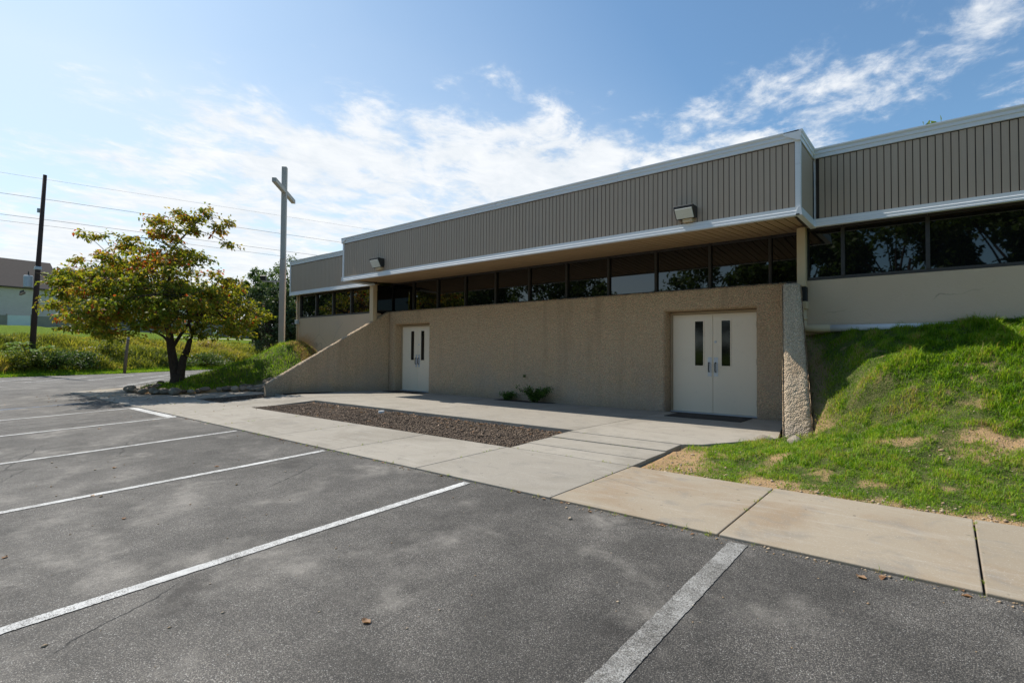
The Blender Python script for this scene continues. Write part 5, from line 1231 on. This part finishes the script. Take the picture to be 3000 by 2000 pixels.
# ================================================================== LITTER
def fallen(loc, s, label, seed, curl=True):
    rg = np.random.default_rng(seed); t = tag(empty('fallen_leaf', loc), label, 'leaf', 'dead leaves on the asphalt')
    n = 7; u = np.linspace(0, 1, n); V = []
    for q in u:
        w = math.sin(math.pi * min(q * .92 + .06, 1)) * .36; z = .012 + .10 * (q - .5) ** 2 * 4 * .5
        for sgn in (-1, 0, 1): V.append(((q - .5) * s, sgn * w * s, (z + abs(sgn) * .13 * (1 + .5 * math.sin(q * 9 + seed))) * s))
    F = []
    for i_ in range(n - 1):
        for j_ in range(2): b = i_ * 3 + j_; F.append((b, b + 3, b + 4, b + 1))
    me = fast_mesh('blade', V, np.array(F), {'tint': np.full(len(V), rg.uniform(.2, .9))}, True)
    obj('blade', me, M['leaf_dead'], t, True)
    obj('stalk', MB().tube([(-.5 * s, 0, .02 * s), (-.8 * s, .06 * s, .015 * s)], .02 * s, 4), M['bark'], t, True); t.rotation_euler = (0, 0, rg.uniform(0, 6.28))
for (x, y, s, lb) in ((-2.40, 1.70, .060, 'curled brown leaf on the asphalt near the viewer, between two stall lines'), (-5.2, .62, .045, 'small orange leaf on the asphalt at the left edge'), (-5.5, 1.40, .045, 'tiny tan leaf on the asphalt beside the second nearest white line'), (-7.9, 1.9, .06, 'dark scrap of leaf between the middle stall lines'), (-.42, 3.88, .06, 'rusty leaf lying against the sidewalk edge'), (-11.8, 2.6, .06, 'dark leaf scrap between the far stall lines')):
    fallen((x, y, float(z_asph(x, y)) + .002), s, lb, int(abs(x * 100)))
n = 900
x = RNG.uniform(-9, 3, n); y = np.where(RNG.random(n) < .65, KERB - np.abs(RNG.normal(0, .05, n)), RNG.uniform(.5, 4, n)); r_ = RNG.gamma(2, .0022, n) + .0015
V = np.stack([x, y, z_asph(x, y) + r_ * .3], -1)[:, None, :] + oct_[None] * RNG.uniform(.6, 1.3, (n, 6, 1)) * r_[:, None, None]
tag(obj('grit', fast_mesh('grit', V.reshape(-1, 3), (np.arange(n)[:, None, None] * 6 + fo[None]).reshape(-1, 3)), M['gravel']), 'loose grit and crumbs scattered on the asphalt by the sidewalk', 'grit', kind='stuff')

# leaf litter under the tree, along the kerb and in the mulch; weeds in the joints
rg = np.random.default_rng(404)
def scatter(n, fx, fy): return fx(n), fy(n)
lx = np.concatenate([rg.normal(-18.6, 2.2, 260), rg.uniform(-12.6, -4.8, 170), rg.uniform(-14, 1.5, 45), rg.uniform(-9, 1, 4)])
ly = np.concatenate([rg.normal(4.9, 1.0, 260), np.where(rg.random(170) < .6, 7.24 - np.abs(rg.normal(0, .12, 170)), rg.uniform(5.8, 7.2, 170)), KERB - np.abs(rg.normal(0, .045, 45)), rg.uniform(.8, 3.9, 4)])
def z_any(x, y):
    z = np.where(y < KERB, z_asph(x, y), np.where(y < 5.69, -.10 + .028 * (y - KERB) / 1.65, -.098 + .098 * np.clip((y - 5.69) / 1.9, 0, 1)))
    inb = (x > -12.75) & (x < -4.74) & (y > 5.7) & (y < 7.3)
    z = np.where(inb, -.078 + .028 * (y - 5.7) / 1.6, z)
    dmn = poly_dist(x, y, MND, skip=(5, 6, 7, 8)); return np.where(dmn > 0, np.maximum(z, z_mound(x, y) + .03), z)
P = np.stack([lx, ly, z_any(lx, ly) + .006], -1); n = len(lx); a_ = rg.uniform(0, 6.28, n)
D = np.stack([np.cos(a_), np.sin(a_), rg.normal(0, .15, n)], -1); N = unit(np.stack([rg.normal(0, .25, n), rg.normal(0, .25, n), np.ones(n)], -1)); l = rg.uniform(.03, .075, n)
tag(obj('leaf_litter', leaves_mesh('leaf_litter', P, unit(D), N, l, l * .6, rg.random(n)), M['leaf_dead']), 'small dry leaves scattered along the kerb, mulch and under the tree', 'leaf litter', kind='stuff')
wx_, wy_ = [], []
for X in jx[1:-1]:
    k = rg.integers(2, 9); wx_ += list(X + rg.normal(0, .006, k)); wy_ += list(rg.uniform(KERB + .05, 5.6, k))
k = 90; wx_ += list(rg.uniform(-12, 4, k)); wy_ += list(KERB - np.abs(rg.normal(0, .012, k)))
k = 40; wx_ += list(rg.uniform(-4.7, -2.9, k)); wy_ += list(rg.choice([5.685, 6.08, 6.665, 7.158], k))
wx_ = np.repeat(np.array(wx_), 7) + rg.normal(0, .008, len(wx_) * 7); wy_ = np.repeat(np.array(wy_), 7) + rg.normal(0, .008, len(wy_) * 7); n = len(wx_)
tag(obj('joint_weeds', blades_mesh('joint_weeds', np.stack([wx_, wy_, z_any(wx_, wy_) - .01], -1), rg.uniform(0, 6.28, n), rg.uniform(.012, .05, n), rg.uniform(.002, .005, n), rg.uniform(.3, 1, n), rg.uniform(.4, 1, n)), M['grass']), 'tiny weeds growing in the sidewalk joints and kerb line', 'weeds', kind='stuff')
